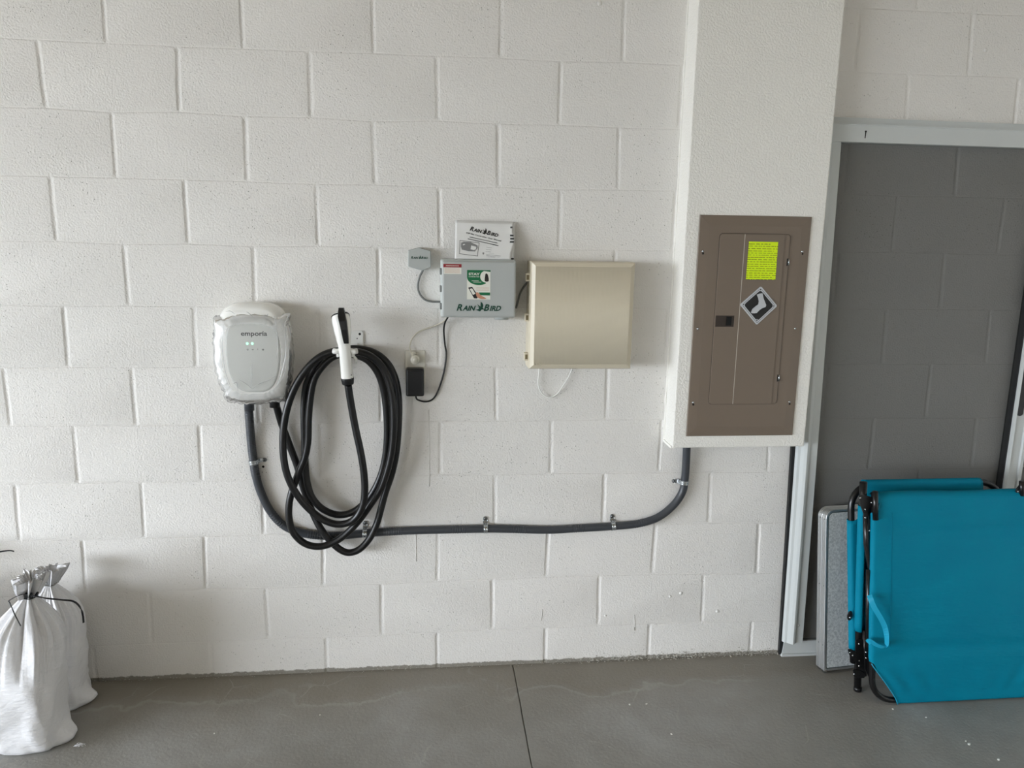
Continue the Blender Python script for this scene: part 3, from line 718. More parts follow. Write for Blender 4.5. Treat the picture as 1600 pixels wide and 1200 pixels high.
# ---- holster bracket for the charging connector
hb = thing('connector_holster', at(541, 540), 'small white wall bracket holding the black cable and its connector', 'bracket')
hpz = polyxz([(536, 517), (565, 517), (567.5, 520), (567.5, 548), (536, 548)], -0.002)
pz = MB().prism(hpz, -0.007, 0.0)
plate_ = obj('mounting_plate', pz, M_WPLAST, hb)
for px, py, r in ((562, 522, .0042), (558, 529, .0020)):
    p = at(px, py, -0.008); obj('screw', MB().dome((p[0], -0.007, p[2]), r, 0.002), M_HOLE, plate_)
arm = MB(); A = at(541, 552, -0.10); 
for sx in (-1, 1):
    arm.box(A[0] + sx * 0.024 - 0.004, A[0] + sx * 0.024 + 0.004, -0.135, -0.004, A[2] - 0.008, A[2] + 0.006, bev=0.002)
l = at(526, 548.5, -0.135); r = at(553, 548.5, -0.135)
for p in (l, r):
    arm.tube([(p[0] - 0.011, -0.133, p[2]), (p[0], -0.137, p[2] - 0.001), (p[0] + 0.011, -0.133, p[2])], 0.0088, 10)
arm.box(A[0] - 0.03, A[0] + 0.03, -0.012, -0.003, A[2] - 0.02, A[2] + 0.02, bev=0.003)
q = at(554, 560, -0.12)
arm.tube([(q[0] - .004, -0.13, q[2] + .012), (q[0] + .006, -0.128, q[2]), (q[0] + .003, -0.12, q[2] - 0.016)], 0.0042, 8)
obj('hook', arm, M_WPLAST, hb)

# ---- charging cable: three loops and the connector
cc = thing('charging_cable', at(541, 560), 'looped thick black charging cable with a white and black connector', 'cable')
kp = [(430, 624, -.055), (432, 634, -.045), (440, 662, -.024), (454, 700, -.018), (464, 727, -.018), (474, 762, -.020), (487, 797, -.030), (500, 824, -.042), (516, 845, -.048), (532, 859, -.048), (546, 863.5, -.048), (562, 858, -.048), (577, 842, -.045), (588, 820, -.040), (595, 796, -.034), (602, 770, -.026), (613, 737, -.022), (620, 700, -.022), (623, 655, -.024), (622.5, 620, -.026), (617, 590, -.028), (605, 567, -.030), (585, 551, -.032), (560, 545, -.034), (538, 546, -.036), (518, 552, -.036), (500, 564, -.036), (487, 583, -.036), (478, 605, -.036), (475, 640, -.036), (476, 690, -.036), (477, 728, -.036), (480, 754, -.038), (487, 776, -.040), (500, 792, -.040), (515, 801, -.040), (530, 804.5, -.040), (546, 802, -.040), (562, 793, -.040), (580, 773, -.042), (594, 746, -.044), (602, 715, -.046), (605, 680, -.048), (604, 645, -.050), (600, 612, -.052), (592, 586, -.054), (578, 566, -.056), (560, 556, -.058), (540, 553, -.060), (520, 558, -.062), (504, 572, -.062), (491, 592, -.062), (485, 620, -.062), (482, 655, -.062), (481, 690, -.062), (476, 716, -.062), (468, 735, -.064), (458, 762, -.068), (452, 786, -.070), (452, 812, -.070), (459, 833, -.070), (476, 849, -.068), (498, 854, -.066), (520, 848, -.064), (541, 834, -.064), (561, 813, -.066), (579, 788, -.070), (594, 765, -.072), (605, 735, -.072), (612, 704, -.072), (615, 668, -.074), (614, 630, -.076), (608, 598, -.078), (596, 572, -.080), (578, 556, -.082), (558, 549.5, -.084), (538, 548, -.086), (518, 550, -.088), (498, 559, -.090), (479, 577, -.090), (463, 601, -.090), (451, 630, -.090), (444, 662, -.090), (442, 695, -.090), (445, 727, -.090), (453, 753, -.090), (467, 777, -.088), (485, 797, -.086), (505, 812, -.086), (526, 819, -.088), (546, 816, -.092), (560, 804, -.096), (568, 785, -.100), (570, 762, -.102), (568, 734, -.104), (563, 704, -.106), (556, 672, -.108), (550, 640, -.112), (546, 616, -.118), (544, 602, -.122)]
kb = obj('cable', MB().tube(path_at(kp, None, 7), 0.0122, 16), M_CABLE, cc)
# connector: grip lofted along its axis, nozzle pointing into the bracket
c0 = Vector(at(543.8, 600, -0.122)); c1 = Vector(at(538.5, 545, -0.135)); c2 = Vector(at(534, 506, -0.125)); c3 = Vector(at(530, 484, -0.105))
def ringat(c, up, rx, ry, n=28, e=2.3):
    up = up.normalized(); rgt = Vector((1, 0, 0)); rgt = (rgt - up * rgt.dot(up)).normalized(); fw = rgt.cross(up)
    R = []
    for k in range(n):
        t = 2 * PI * k / n; a = math.cos(t); b = math.sin(t)
        R.append(c + rgt * rx * math.copysign(abs(a) ** (2 / e), a) + fw * ry * math.copysign(abs(b) ** (2 / e), b))
    return R
ax1 = (c1 - c0)
body = MB(); ax = spline([c0, c0.lerp(c1, .35), c1, c2, c3], 6)
L_ = len(ax)
def seg(t0, t1, rfun, n=14, mb=None):
    mb = mb or MB(); R = []
    for i in range(n):
        t = t0 + (t1 - t0) * i / (n - 1); f = t * (L_ - 1); a = int(min(L_ - 2, f)); c = ax[a].lerp(ax[a + 1], f - a)
        rx, ry = rfun(t); R.append(ringat(c, ax[a + 1] - ax[a], rx, ry))
    return mb.loft(R)
def rgrip(t):
    pts = [(0, .0175, .0165), (.04, .0190, .018), (.15, .0205, .019), (.28, .0195, .019), (.45, .0190, .019), (.53, .0195, .020), (.60, .0230, .024), (.68, .0275, .028), (.78, .0300, .031), (.86, .0285, .030), (.92, .0240, .025), (.97, .0180, .019), (1.0, .013, .014)]
    for (a, x, y), (b, x2, y2) in zip(pts, pts[1:]):
        if t <= b: q = (t - a) / (b - a); q = q * q * (3 - 2 * q); return x + (x2 - x) * q, y + (y2 - y) * q
    return pts[-1][1:]
cn = obj('connector', seg(0.145, 0.875, rgrip, 30), M_CONN, cc)
obj('strain_relief', seg(-0.0, 0.16, lambda t: tuple(1.035 * v for v in rgrip(t)), 8), M_BLACK, cn)
nz = seg(0.845, 0.900, lambda t: tuple((1.06 - max(0, t - .862) * 9.0) * v for v in rgrip(.865)), 9)
obj('nozzle_shroud', nz, M_BLACK, cn)
# release lever and black inlay running up the front
inl = MB(); P = [at(541, 537, -0.1605), at(540, 531, -0.164), at(537.5, 515, -0.170), at(535, 502, -0.168), at(533.5, 495, -0.160), at(533, 488, -0.154), at(532.6, 481.5, -0.150)]
hw_ = [0.0075, 0.0090, 0.0105, 0.0120, 0.0120, 0.0105, 0.0080]
rg_ = []
for p, h_ in zip(P, hw_): rg_.append([(p[0] + h_ * a, p[1] + b, p[2]) for a, b in ((-1, 0.020), (-1, 0.002), (-.8, 0), (.8, 0), (1, 0.002), (1, 0.020))])
inl.loft(rg_, smooth=False)
obj('release_lever', inl, M_BLACK, cn)
for dy in (0, 5.5):
    p = at(549, 586 + dy, -0.1445); obj('screw', MB().dome(tuple(p), 0.0022, 0.0015), M_SCREW, cn)

# ---- rain sensor receiver
hexp = [(654.5, 386.5), (673.2, 392), (673.2, 417.8), (660, 422.8), (637.5, 416.8), (637.5, 391)]
rs = thing('sensor_receiver', at(655, 405), 'small grey six-sided receiver with green lettering, left of the control box', 'sensor')
hx = polyxz(hexp, -0.030); cxh = sum(p[0] for p in hx) / 6; czh = sum(p[1] for p in hx) / 6
def scal(poly, s, cx, cz): return [(cx + (x - cx) * s, cz + (z - cz) * s) for x, z in poly]
hs = MB(); n6 = len(hx)
hs.loft([[(x, 0.0, z) for x, z in scal(hx, .97, cxh, czh)], [(x, -0.026, z) for x, z in hx], [(x, -0.030, z) for x, z in scal(hx, .95, cxh, czh)]], smooth=False)
hb_ = obj('housing', hs, M_GREYBOX, rs)
BIRD = [(-0.55, 0.30), (-0.20, 0.05), (-0.60, 0.55), (0.0, 0.12), (0.06, 0.9), (0.30, 0.62), (0.36, 0.25), (0.28, 0.02), (0.55, -0.20), (0.22, -0.12), (0.02, -0.48), (-0.45, -0.10), (-0.12, -0.02)]
BIRD = [(-0.62, 0.40), (-0.14, 0.06), (-0.36, 0.52), (0.06, 0.20), (0.10, 0.86), (0.34, 0.60), (0.44, 0.28), (0.34, 0.02), (0.66, -0.22), (0.24, -0.20), (0.02, -0.46), (-0.60, -0.24), (-0.22, -0.16), (-0.10, -0.03)]
def rain_bird(x0, x1, zb, y, rot=0.0, bold=1.0):
    """the two-word mark with the bird between the words, fitted between x0 and x1 on baseline zb"""
    W_ = x1 - x0; u = W_ / 6.6; mb = MB()
    def put(s, size, x, mbb):
        m2, w_ = text_mb(s, size, 0, 0, 0, shear=0.32, bold=0.034 * size * bold)
        for k in range(len(m2.v)): m2.v[k] = (m2.v[k][0] + x, 0, m2.v[k][2])
        mbb.add(m2.v, m2.f); return w_
    x = 0.0
    x += put('R', 1.42, x, mb) + 0.02; x += put('AIN', 1.10, x, mb) + 0.28
    bx = x + 0.36; bird_ = MB(); bird_.add([(bx + a * 1.2, 0.0, 0.42 + b * 1.2) for a, b in BIRD], [tuple(range(len(BIRD)))[::-1]]); mb.add(bird_.v, bird_.f); x += 0.95
    x += put('B', 1.42, x, mb) + 0.02; x += put('IRD', 1.10, x, mb)
    s = W_ / x; c, sn = math.cos(rot), math.sin(rot)
    mb.v = [(x0 + (a * c - z * sn) * s, y + (0.0003 if b > -0.005 and b != 0 else 0.0), zb + (a * sn + z * c) * s) for a, b, z in mb.v]
    return mb
a, b = at(642, 406, -.0304), at(668.5, 406, -.0304)
obj('logo', rain_bird(a[0], b[0], at(655, 404.3, -.0304)[2], -0.0304, bold=1.1), M_GREEN, hb_)
obj('cable', MB().tube(path_at([(661.5, 417), (660, 424), (655.5, 433), (652.8, 447.5), (656, 459.5), (664.5, 468.5), (675, 471.3), (684, 471.6), (690, 471.6)], -0.008, 6), 0.0034, 8), M_CORDG, rs)

# ---- irrigation controller
D_ = 0.105
def rect_world(tl, br, Y): a = at(*tl, Y); b = at(*br, Y); return a[0], b[0], b[2], a[2]
x0, x1, z0, z1 = rect_world((692.5, 409.5), (803.5, 495), -D_)
ct = thing('irrigation_controller', ((x0 + x1) / 2, 0, z0), 'grey irrigation control box with a bird logo and green phone sticker', 'control box')
xb0, xb1 = x0 - 0.008, x1 + 0.006
bd = MB().box(xb0, xb1, -0.080, 0.0, z0 - 0.006, z1 + 0.008, bev=0.006, seg=3)
body = obj('body', bd, M_GREYLT, ct)
cv = MB().box(x0 - 0.004, x1 + 0.004, -D_, -0.074, z0 - 0.003, z1 + 0.004, bev=0.007, seg=3)
cvr = obj('cover', cv, M_GREYBOX, ct)
hg = None
for py in (423.5, 450.5, 477.5):
    p = at(683.8, py, -0.06); obj('hinge', MB().box(xb0 - 0.003, xb0 + 0.004, -0.080, -0.068, p[2] - 0.011, p[2] + 0.011, bev=0.002), mat('hinge_grey', srgb(120, 122, 120), 0.5) if py == 423.5 else bpy.data.materials['hinge_grey'], body)  # hinges in a darker grey than the body
p = at(784, 496, -0.05); obj('cable_boss', MB().tube([(p[0], -0.04, z0 - 0.001), (p[0], -0.04, z0 - 0.016)], 0.024, 24), M_GREYBOX, body)
YC = -D_ - 0.0004
a, b = at(713.2, 485, YC), at(783, 485, YC)
obj('logo', rain_bird(a[0], b[0], at(745, 485.3, YC)[2], YC - .0004), M_GREEN, cvr)
s0, s1, s2, s3 = rect_world((729.8, 421.8), (766, 468), YC)
W_, H_ = s1 - s0, s3 - s2
P_ = lambda u, v: (s0 + u * W_, s3 - v * H_)
pst = obj('promo_sticker', MB().prism([P_(0, 0), P_(0, 1), P_(1, 1), P_(1, 0)], YC, YC + .0004), M_STWHITE, cvr)
arc = [P_(0, 0), P_(0, .24)] + [P_(.5 - .5 * math.cos(t), .24 + .27 * math.sin(t)) for t in np.linspace(.15, 2.25, 14)] 
arc += [P_(.83 + .24 * math.cos(t) - .03, .22 - .20 * math.sin(t)) for t in np.linspace(-1.6, -4.4, 14)] + [P_(1, .06), P_(1, 0)]
obj('green_field', MB().prism(arc, YC - .0002, YC), M_STGREEN, pst)
obj('green_field', MB().prism([P_(.50, .76), P_(.58, .86), P_(.99, .86), P_(.99, .76)], YC - .0002, YC), M_STGREEN, pst)
tx = MB(); p = P_(.07, .175); text_mb('STAY', .011, p[0], p[1], YC - .0005, bold=.0003, width=.47 * W_, mb=tx)
p = P_(.07, .240); text_mb('CONNECTED', .0035, p[0], p[1], YC - .0005, bold=.0001, width=.46 * W_, mb=tx)
for u, v, w_ in ((.20, .36, .30), (.27, .405, .34)):
    tx.prism([P_(u, v), P_(u, v + .012), P_(u + w_, v + .012), P_(u + w_, v)], YC - .0004, YC)
obj('lettering', tx, M_STWHITE, pst)
fg = MB().prism(smooth_poly([P_(.79, .12), P_(.85, .12), P_(.90, .20), P_(.92, .37), P_(.76, .37), P_(.77, .20)], 4), YC - .0004, YC)
obj('printed_figure', fg, M_GAP, pst)
obj('printed_phone', MB().prism([P_(.05, .60), P_(.22, .57), P_(.50, .90), P_(.42, .97), P_(.30, .96)], YC - .0003, YC), M_INK, pst)
obj('printed_phone_screen', MB().prism([P_(.11, .64), P_(.22, .62), P_(.36, .80), P_(.26, .85)], YC - .0005, YC), M_STWHITE, pst)
obj('printed_hand', MB().prism(smooth_poly([P_(.38, .78), P_(.46, .76), P_(.60, .86), P_(.83, .97), P_(.62, .985), P_(.50, .95), P_(.42, .90)], 4), YC - .0006, YC), M_SKIN, pst)
lt = MB()
for k in range(3): lt.prism([P_(.40, .60 + k * .04), P_(.40, .607 + k * .04), P_(.94, .607 + k * .04), P_(.94, .60 + k * .04)], YC - .0004, YC)
obj('fine_print', lt, M_SKIN, pst)
s0, s1, s2, s3 = rect_world((693.3, 412.6), (720.8, 428.3), YC); W_, H_ = s1 - s0, s3 - s2
wst = obj('notice_sticker', MB().prism([P_(0, 0), P_(0, 1), P_(1, 1), P_(1, 0)], YC, YC + .0004), M_STWHITE, cvr)
obj('red_band', MB().prism([P_(-.02, -.02), P_(-.02, .33), P_(1.01, .33), P_(1.01, -.02)], YC - .0002, YC), M_RED, wst)
lt = MB()
for k in range(4): lt.prism([P_(.06, .45 + k * .13), P_(.06, .48 + k * .13), P_(.92, .48 + k * .13), P_(.92, .45 + k * .13)], YC - .0003, YC)
obj('fine_print', lt, M_SKIN, wst)
lt = MB().prism([P_(.12, .14), P_(.12, .19), P_(.86, .19), P_(.86, .14)], YC - .0004, YC - .0002)
obj('fine_print', lt, M_STWHITE, wst)

# ---- manual resting on top of the controller, leaning on the wall
zt_ = z1 + 0.0085
tl, tr, bl, br = at(711.7, 344, -.012), at(804.7, 346.8, -.012), at(710.8, 405.5, -.055), at(803.0, 406, -.055)
mn = thing('instruction_manual', ((bl[0] + br[0]) / 2, -.05, zt_), 'white paper manual leaning on the wall on top of the control box', 'manual')
tl, tr, bl, br = map(Vector, (tl, tr, bl, br)); dz = zt_ - min(bl.z, br.z); bl.z = br.z = zt_ + 0.0005
def page(u, v, off=0.0):
    p = (tl.lerp(tr, u)).lerp(bl.lerp(br, u), v)
    c = 0.003 * math.sin(PI * u * 1.0) * (1 - v * .5) + 0.0012 * math.sin(5 * u + 3 * v)
    return Vector((p.x, p.y - c - off, p.z))
pg = MB().grid([[page(u, v) for u in np.linspace(0, 1, 24)] for v in np.linspace(1, 0, 16)], thick=0.0030)
pages = obj('pages', pg, M_PAPER, mn)
# cover sheet with a crumpled, curled right edge
def cov(u, v):
    ue = u * (0.985 - 0.045 * max(0, v - 0.35) - 0.02 * math.sin(v * 9)); p = page(ue, v, 0.0015)
    p.y -= 0.0010 * noise.noise(Vector((u * 6, v * 5, 2))) + 0.003 * u ** 6; return p
cg = MB().grid([[cov(u, v) for u in np.linspace(0, 1, 30)] for v in np.linspace(1, 0.035, 20)], thick=0.0003)
cov_o = obj('front_cover', cg, M_PAPER, mn)
def subdivide(mbx):
    bm = bmesh.new(); V = [bm.verts.new(v) for v in mbx.v]
    for f in mbx.f:
        try: bm.faces.new([V[i] for i in f])
        except ValueError: pass
    big = [e for e in bm.edges if e.calc_length() > 0.05]
    if big: bmesh.ops.subdivide_edges(bm, edges=big, cuts=9, use_grid_fill=False)
    bmesh.ops.triangulate(bm, faces=bm.faces[:])
    bm.verts.index_update(); mbx.v = [v.co[:] for v in bm.verts]; mbx.f = [tuple(v.index for v in f.verts) for f in bm.faces]; mbx.sm = [False] * len(mbx.f); bm.free()
def on_page(mbx, lift=0.0009):
    """wraps flat lettering (u across, v down, in cover units) onto the curved cover"""
    out = []
    subdivide(mbx)
    for a, b, c in mbx.v: p = cov(a, c); out.append((p.x, p.y - lift + b, p.z))
    mbx.v = out; return mbx
ASP = 0.62
def tilt(mbx, u, v, ang, s):
    c, sn = math.cos(ang), math.sin(ang)
    mbx.v = [(u + (a * c - z * sn) * s, 0, v - (a * sn + z * c) * s / ASP) for a, b, z in mbx.v]; return mbx
lg = rain_bird(0, 1, 0, 0); lg = tilt(lg, .245, .255, -.20, .49)
obj('logo', on_page(lg), M_INK, cov_o)
t1, _ = text_mb('ESP-Me Controller User Manual', .05, bold=.0012, width=1.0); obj('lettering', on_page(tilt(t1, .185, .335, -.20, .60)), M_PAPERGREY if 0 else M_ICON, cov_o)
ln = MB()
for k, (u, v, w_) in enumerate(((.24, .425, .48), (.21, .475, .54))):
    q = MB().prism([(0, -.012), (0, .012), (1, .012), (1, -.012)], 0, 0); ln.add(tilt(q, u, v, -.19, w_).v, q.f)
for k in range(3):
    q = MB().prism([(0, -.02), (0, .02), (1, .02), (1, -.02)], 0, 0); ln.add(tilt(q, .54, .68 + .055 * k, -.12, .10).v, q.f)
for k, (u, v, w_) in enumerate(((.56, .875, .26), (.56, .905, .24), (.56, .935, .16), (.60, .84, .10))):
    q = MB().prism([(0, -.010), (0, .010), (1, .010), (1, -.010)], 0, 0); ln.add(tilt(q, u, v, -.08, w_).v, q.f)
q = MB().prism([(-.02, .014), (0, -.02), (.02, .014), (.0, .022)], 0, 0); ln.add(tilt(q, .505, .855, 0, 1).v, q.f)
obj('fine_print', on_page(ln), M_PAPERGREY, cov_o)
def frame(u0, v0, u1, v1, t, sk=0.0): 
    o = MB(); 
    for a, b, c, d in ((u0, v0, u1, v0 + t), (u0, v1 - t, u1, v1), (u0, v0, u0 + t * ASP, v1), (u1 - t * ASP, v0, u1, v1)):
        o.add([(a, 0, b + sk * (a - u0)), (c, 0, b + sk * (c - u0)), (c, 0, d + sk * (c - u0)), (a, 0, d + sk * (a - u0))], [(0, 3, 2, 1)])
    return o
obj('picture_frame', on_page(frame(.075, .515, .41, .87, .012, .16)), M_ICON, cov_o)
def pol(pts): 
    o = MB(); o.add([(a, 0, b) for a, b in pts], [tuple(range(len(pts)))[::-1]]); return o
obj('printed_picture', on_page(pol([(.10, .58), (.14, .555), (.26, .56), (.38, .64), (.39, .71), (.35, .80), (.24, .795), (.12, .76), (.10, .68)])), M_PAPERGREY, cov_o)
obj('printed_picture', on_page(pol([(.155 + .028 * math.cos(t), .655 + .045 * math.sin(t)) for t in np.linspace(0, 2 * PI, 17)[:-1]]), .0009), M_PAPER, cov_o)
obj('printed_picture', on_page(pol([(.275, .645), (.365, .68), (.36, .775), (.27, .745)]), .0009), M_PAPER, cov_o)
tb = MB()
for v, u in ((.125, .955), (.34, .935), (.425, .93), (.51, .925)):
    obj('index_tab', on_page(pol([(u, v), (.995, v), (.99, v + .045), (u - .003, v + .045)])), M_ICON, cov_o)
a = MB(); q = [page(.945, .955, .002), page(.995, .955, .002), page(.995, .995, .002), page(.945, .995, .002)]
a.add([tuple(p) for p in q], [(0, 3, 2, 1)]); obj('index_tab', a, M_INK, pages)

# ---- outlet with the two plugs
wo_ = thing('wall_outlet', at(648, 600), 'cream double wall outlet with two plugs in it', 'outlet')
o0, o1, o2, o3 = rect_world((632.6, 547.5), (664.6, 600), -.005)
cvp = obj('cover_plate', MB().box(o0, o1, -.0065, 0, o2, o3, bev=.0025, seg=2), M_OUTLET, wo_)
for zc in ((o2 + o3) / 2 + .0195, (o2 + o3) / 2 - .0195):
    obj('receptacle', MB().prism([( (o0 + o1) / 2 + .017 * math.cos(t), zc + max(-.0125, min(.0125, .017 * math.sin(t)))) for t in np.linspace(0, 2 * PI, 33)[:-1]], -.0085, -.005), M_OUTLET, cvp)
obj('screw', MB().dome(((o0 + o1) / 2, -.0065, (o2 + o3) / 2), .003, .0012), M_OUTLET, cvp)
pc = thing('power_lead', at(648.7, 562), 'off-white cord with a round flat plug in the upper outlet', 'power cord')
c = at(648.7, 562, -.028)
pb_ = MB().tube([(c[0], -.0095, c[2]), (c[0], -.024, c[2]), (c[0], -.028, c[2]), (c[0], -.030, c[2])], .0165, 28, rf=lambda t: 1 if t < .5 else 1.0 - (t - .5) * .3)
pb_.tube([(c[0], -.0295, c[2]), (c[0], -.0305, c[2])], .0105, 24)
pb_.tube([(c[0] - .004, -.019, c[2] + .012), (c[0] - .010, -.019, c[2] + .024)], .0062, 10, rf=lambda t: 1 - .35 * t)
pb_.tube([(c[0] - .004, -.02, c[2] + .016), (c[0] - .002, -.02, c[2] + .022), (c[0] + .006, -.018, c[2] + .022)], .0035, 8)
obj('plug', pb_, M_PLUG, pc)
obj('cord', MB().tube(path_at([(643.8, 554, -.019), (640.5, 546, -.017), (640.8, 537, -.012), (645, 527.5, -.008), (652, 520, -.006), (664.5, 514, -.006), (678, 509.5, -.010), (691, 503.5, -.022), (697, 498, -.034), (698, 492, -.04)], None, 6), .0026, 8), M_CORDW, pc)
pa = thing('power_adapter', at(648, 619), 'black power adapter in the lower outlet with a thin black cord', 'power adapter')
a0, a1, a2, a3 = rect_world((633.8, 576), (662.6, 619.5), -.045)
ad_ = obj('housing', MB().box(a0, a1, -.047, -.0087, a2, a3, bev=.006, seg=3), M_BLACK, pa)
obj('raised_face', MB().box(a0 + .006, a1 - .006, -.0485, -.046, a2 + .006, a3 - .008, bev=.001), mat('gloss_black', srgb(24, 24, 26), .18), ad_)
obj('cord', MB().tube(path_at([(650, 615, -.028), (650, 620, -.024), (652.5, 624.5, -.014), (663, 627.5, -.006), (673.5, 625.5, -.006), (681, 617.5, -.006), (688.5, 599.5, -.006), (694.5, 577, -.006), (697.3, 553, -.006), (695.2, 538, -.008), (693.5, 517, -.014), (695, 505, -.026), (699, 497, -.038), (702, 491, -.044)], None, 6), .0030, 8), M_CABLE, pa)

# ---- ivory wiring enclosure
x0, x1, z0, z1 = rect_world((831.5, 410.5), (984, 575.5), -.100)
iv = thing('wiring_enclosure', ((x0 + x1) / 2, 0, z0), 'large ivory plastic wiring box with a finely ribbed door', 'wiring box')
ib = obj('body', MB().box(x0 - .004, x1 + .006, -.070, 0, z0 - .004, z1 + .004, bev=.004, seg=2), M_IVORY, iv)
dd = MB(); 
def rr_(x0, x1, z0, z1, y): return [(x0, y, z0), (x1, y, z0), (x1, y, z1), (x0, y, z1)]
dd.loft([rr_(x0 - .003, x1 + .006, z0 - .004, z1 + .004, -.072), rr_(x0 - .003, x1 + .006, z0 - .004, z1 + .004, -.084), rr_(x0 + .001, x1 + .003, z0, z1 + .001, -.092), rr_(x0 + .012, x1 - .010, z0 + .012, z1 - .010, -.100)][::-1], smooth=False)
door_ = obj('door', dd, M_IVORY, iv)
rbm = MB(); n_ = 74; xs = np.linspace(x0 + .013, x1 - .011, n_ * 6 + 1)
rbm.grid([[(x, -.1002 - .0004 * (0.5 + 0.5 * math.cos(2 * PI * k / 6)), z) for k, x in enumerate(xs)] for z in (z0 + .013, z1 - .011)], thick=.0004)
obj('ribbed_face', rbm, M_IVORY, door_)
for py, px in ((433, 823.5), (495.5, 822), (556.5, 820.5)):
    p = at(px, py, -.06)
    hg = obj('hinge', MB().box(x0 - .017, x0 - .002, -.074, -.050, p[2] - .0135, p[2] + .0135, bev=.0015), M_IVORY, ib)
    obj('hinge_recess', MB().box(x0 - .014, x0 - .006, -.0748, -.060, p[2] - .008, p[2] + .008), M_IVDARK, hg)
lp = MB().tube([(x0 + .018 + .004 * math.cos(t), -.1015, z0 + .016 + .006 * math.sin(t)) for t in np.linspace(0, 2 * PI, 17)[:-1]], .0006, 5, closed=True).tube([(x0 + .03 + .006 * math.cos(t), -.1015, z0 + .014 + .006 * math.sin(t)) for t in np.linspace(0, 2 * PI, 17)[:-1]], .0006, 5, closed=True)
obj('moulded_mark', lp, M_IVORY, door_)
obj('data_cable', MB().tube(path_at([(843, 572), (842, 584), (841, 600), (845, 612), (853, 619.5), (862, 620.5), (872, 614), (880, 602), (888, 590), (894, 576)], -.012, 6), .0023, 8), M_WPLAST, label='thin white cable looping below the ivory wiring box', cat='cable')
obj('control_cable', MB().tube(path_at([(806, 482, -.02), (809.5, 470, -.018), (813, 458, -.012), (820, 446, -.010), (829, 437, -.012), (836, 432, -.02)], None, 6), .0036, 8), M_CORDG, label='short grey cable between the grey control box and ivory wiring box', cat='cable')

# ================================================================ BREAKER PANEL IN THE COLUMN
YP = CYF
bp = thing('breaker_panel', (2.08, YP, 0.915), 'taupe metal breaker panel set into the white column', 'breaker panel')
A_ = at(1093.3, 336.2, YP - .006); B_ = at(1267.8, 338, YP - .006); C_ = at(1073, 681.5, YP - .006); E_ = at(1239.6, 680.5, YP - .006)
px0, px1 = (A_[0] + C_[0]) / 2, (B_[0] + E_[0]) / 2; pz0, pz1 = (C_[2] + E_[2]) / 2, (A_[2] + B_[2]) / 2
def inset(k, y): return rr_(px0 + k, px1 - k, pz0 + k, pz1 - k, y)
cvb = MB().loft([inset(0, YP + .0), inset(.0, YP - .004), inset(.0015, YP - .0055), inset(.010, YP - .0065), inset(.034, YP - .0085)][::-1], smooth=False)
tr_ = obj('trim_cover', cvb, M_PANEL, bp)
YD = YP - .0085
d0, d1, d2, d3 = rect_world((1115.5, 364.5), (1225.5, 632), YD)
dT = at(1124.7, 364, YD); dB = at(1106.5, 632, YD); dR = at(1235, 365, YD); dRB = at(1214, 632, YD)
d0 = (dT[0] + dB[0]) / 2; d1 = (dR[0] + dRB[0]) / 2; d3 = dT[2]; d2 = dB[2]
def rrect(x0, x1, z0, z1, r, n=6):
    P = []
    for cx, cz, a0 in ((x1 - r, z0 + r, -PI / 2), (x1 - r, z1 - r, 0), (x0 + r, z1 - r, PI / 2), (x0 + r, z0 + r, PI)):
        P += [(cx + r * math.cos(a0 + PI / 2 * k / n), cz + r * math.sin(a0 + PI / 2 * k / n)) for k in range(n + 1)]
    return P
obj('door_gap', MB().prism(rrect(d0, d1, d2, d3, .012), YD - .0003, YD + .001), M_GAP, tr_)
g_ = .0012
dr = MB(); f0 = rrect(d0 + g_, d1 - g_, d2 + g_, d3 - g_, .011); f1 = rrect(d0 + g_ + .002, d1 - g_ - .002, d2 + g_ + .002, d3 - g_ - .002, .010)
dr.loft([[(x, YD - .003, z) for x, z in f1], [(x, YD - .0022, z) for x, z in f0], [(x, YD, z) for x, z in f0]], smooth=False)
do = obj('door', dr, M_PANEL, bp)
YE = YD - .003
ra = at(1164, 365, YE); rb_ = at(1145, 633, YE); rx = (ra[0] + rb_[0]) / 2
dr2 = MB(); dr2.box(rx, d1 - .022, YE - .0022, YE + .001, d2 + .0022, d3 - .0022)
obj('raised_leaf', dr2, M_PANEL, do)
obj('painted_edge_highlight', MB().box(rx - .0011, rx + .0004, YE - .0024, YE, d2 + .0022, d3 - .0022), M_PANEDGE, do)  # pale strip paints the highlight along the raised leaf's left edge
YE2 = YE - .0024
for py in (409.5, 590.5):
    p = at(1230 if py < 500 else 1216, py, YE); obj('hinge', MB().tube([(d1 - .0015, YD - .004, p[2] - .011), (d1 - .0015, YD - .004, p[2] + .011)], .0026, 10), M_ZINC, bp)
    obj('hinge_slot', MB().box(d1 - .008, d1 - .004, YD - .0034, YD - .002, p[2] - .013, p[2] + .012), M_GAP, do)
l0, l1, l2, l3 = rect_world((1118.5, 493), (1146, 510.7), YE)
la = obj('latch', MB().box(l0, l1, YE - .0008, YE + .001, l2, l3), M_LATCH, do)
obj('latch_slide', MB().box(l0 + .042 * .9, l1 - .010, YE - .004, YE, l2 + .005, l3 - .003), M_HOLE, la)
p = at(1127.7, 478.6, YE)
obj('knockout', MB().tube([(p[0] + .008 * math.cos(t), YE, p[2] + .010 * math.sin(t)) for t in np.linspace(0, 2 * PI, 21)[:-1]], .0005, 5, closed=True), M_PANEL, do)
for px, py, slot in ((1098.5, 394, 1), (1254, 394.5, 1), (1090.7, 514, 0), (1243, 513.5, 0), (1083.4, 630.5, 1), (1234, 629.5, 1)):
    p = at(px, py, YP - .010)
    s_ = obj('screw', MB().dome((p[0], YP - .0066, p[2] + (.003 if slot else 0)), .0042, .0035), M_ZINC, bp)
    if slot: obj('keyhole_slot', MB().disc((p[0] + .001, p[2] - .0045), .0036, YP - .0078, YP - .006, 14), M_HOLE, bp)
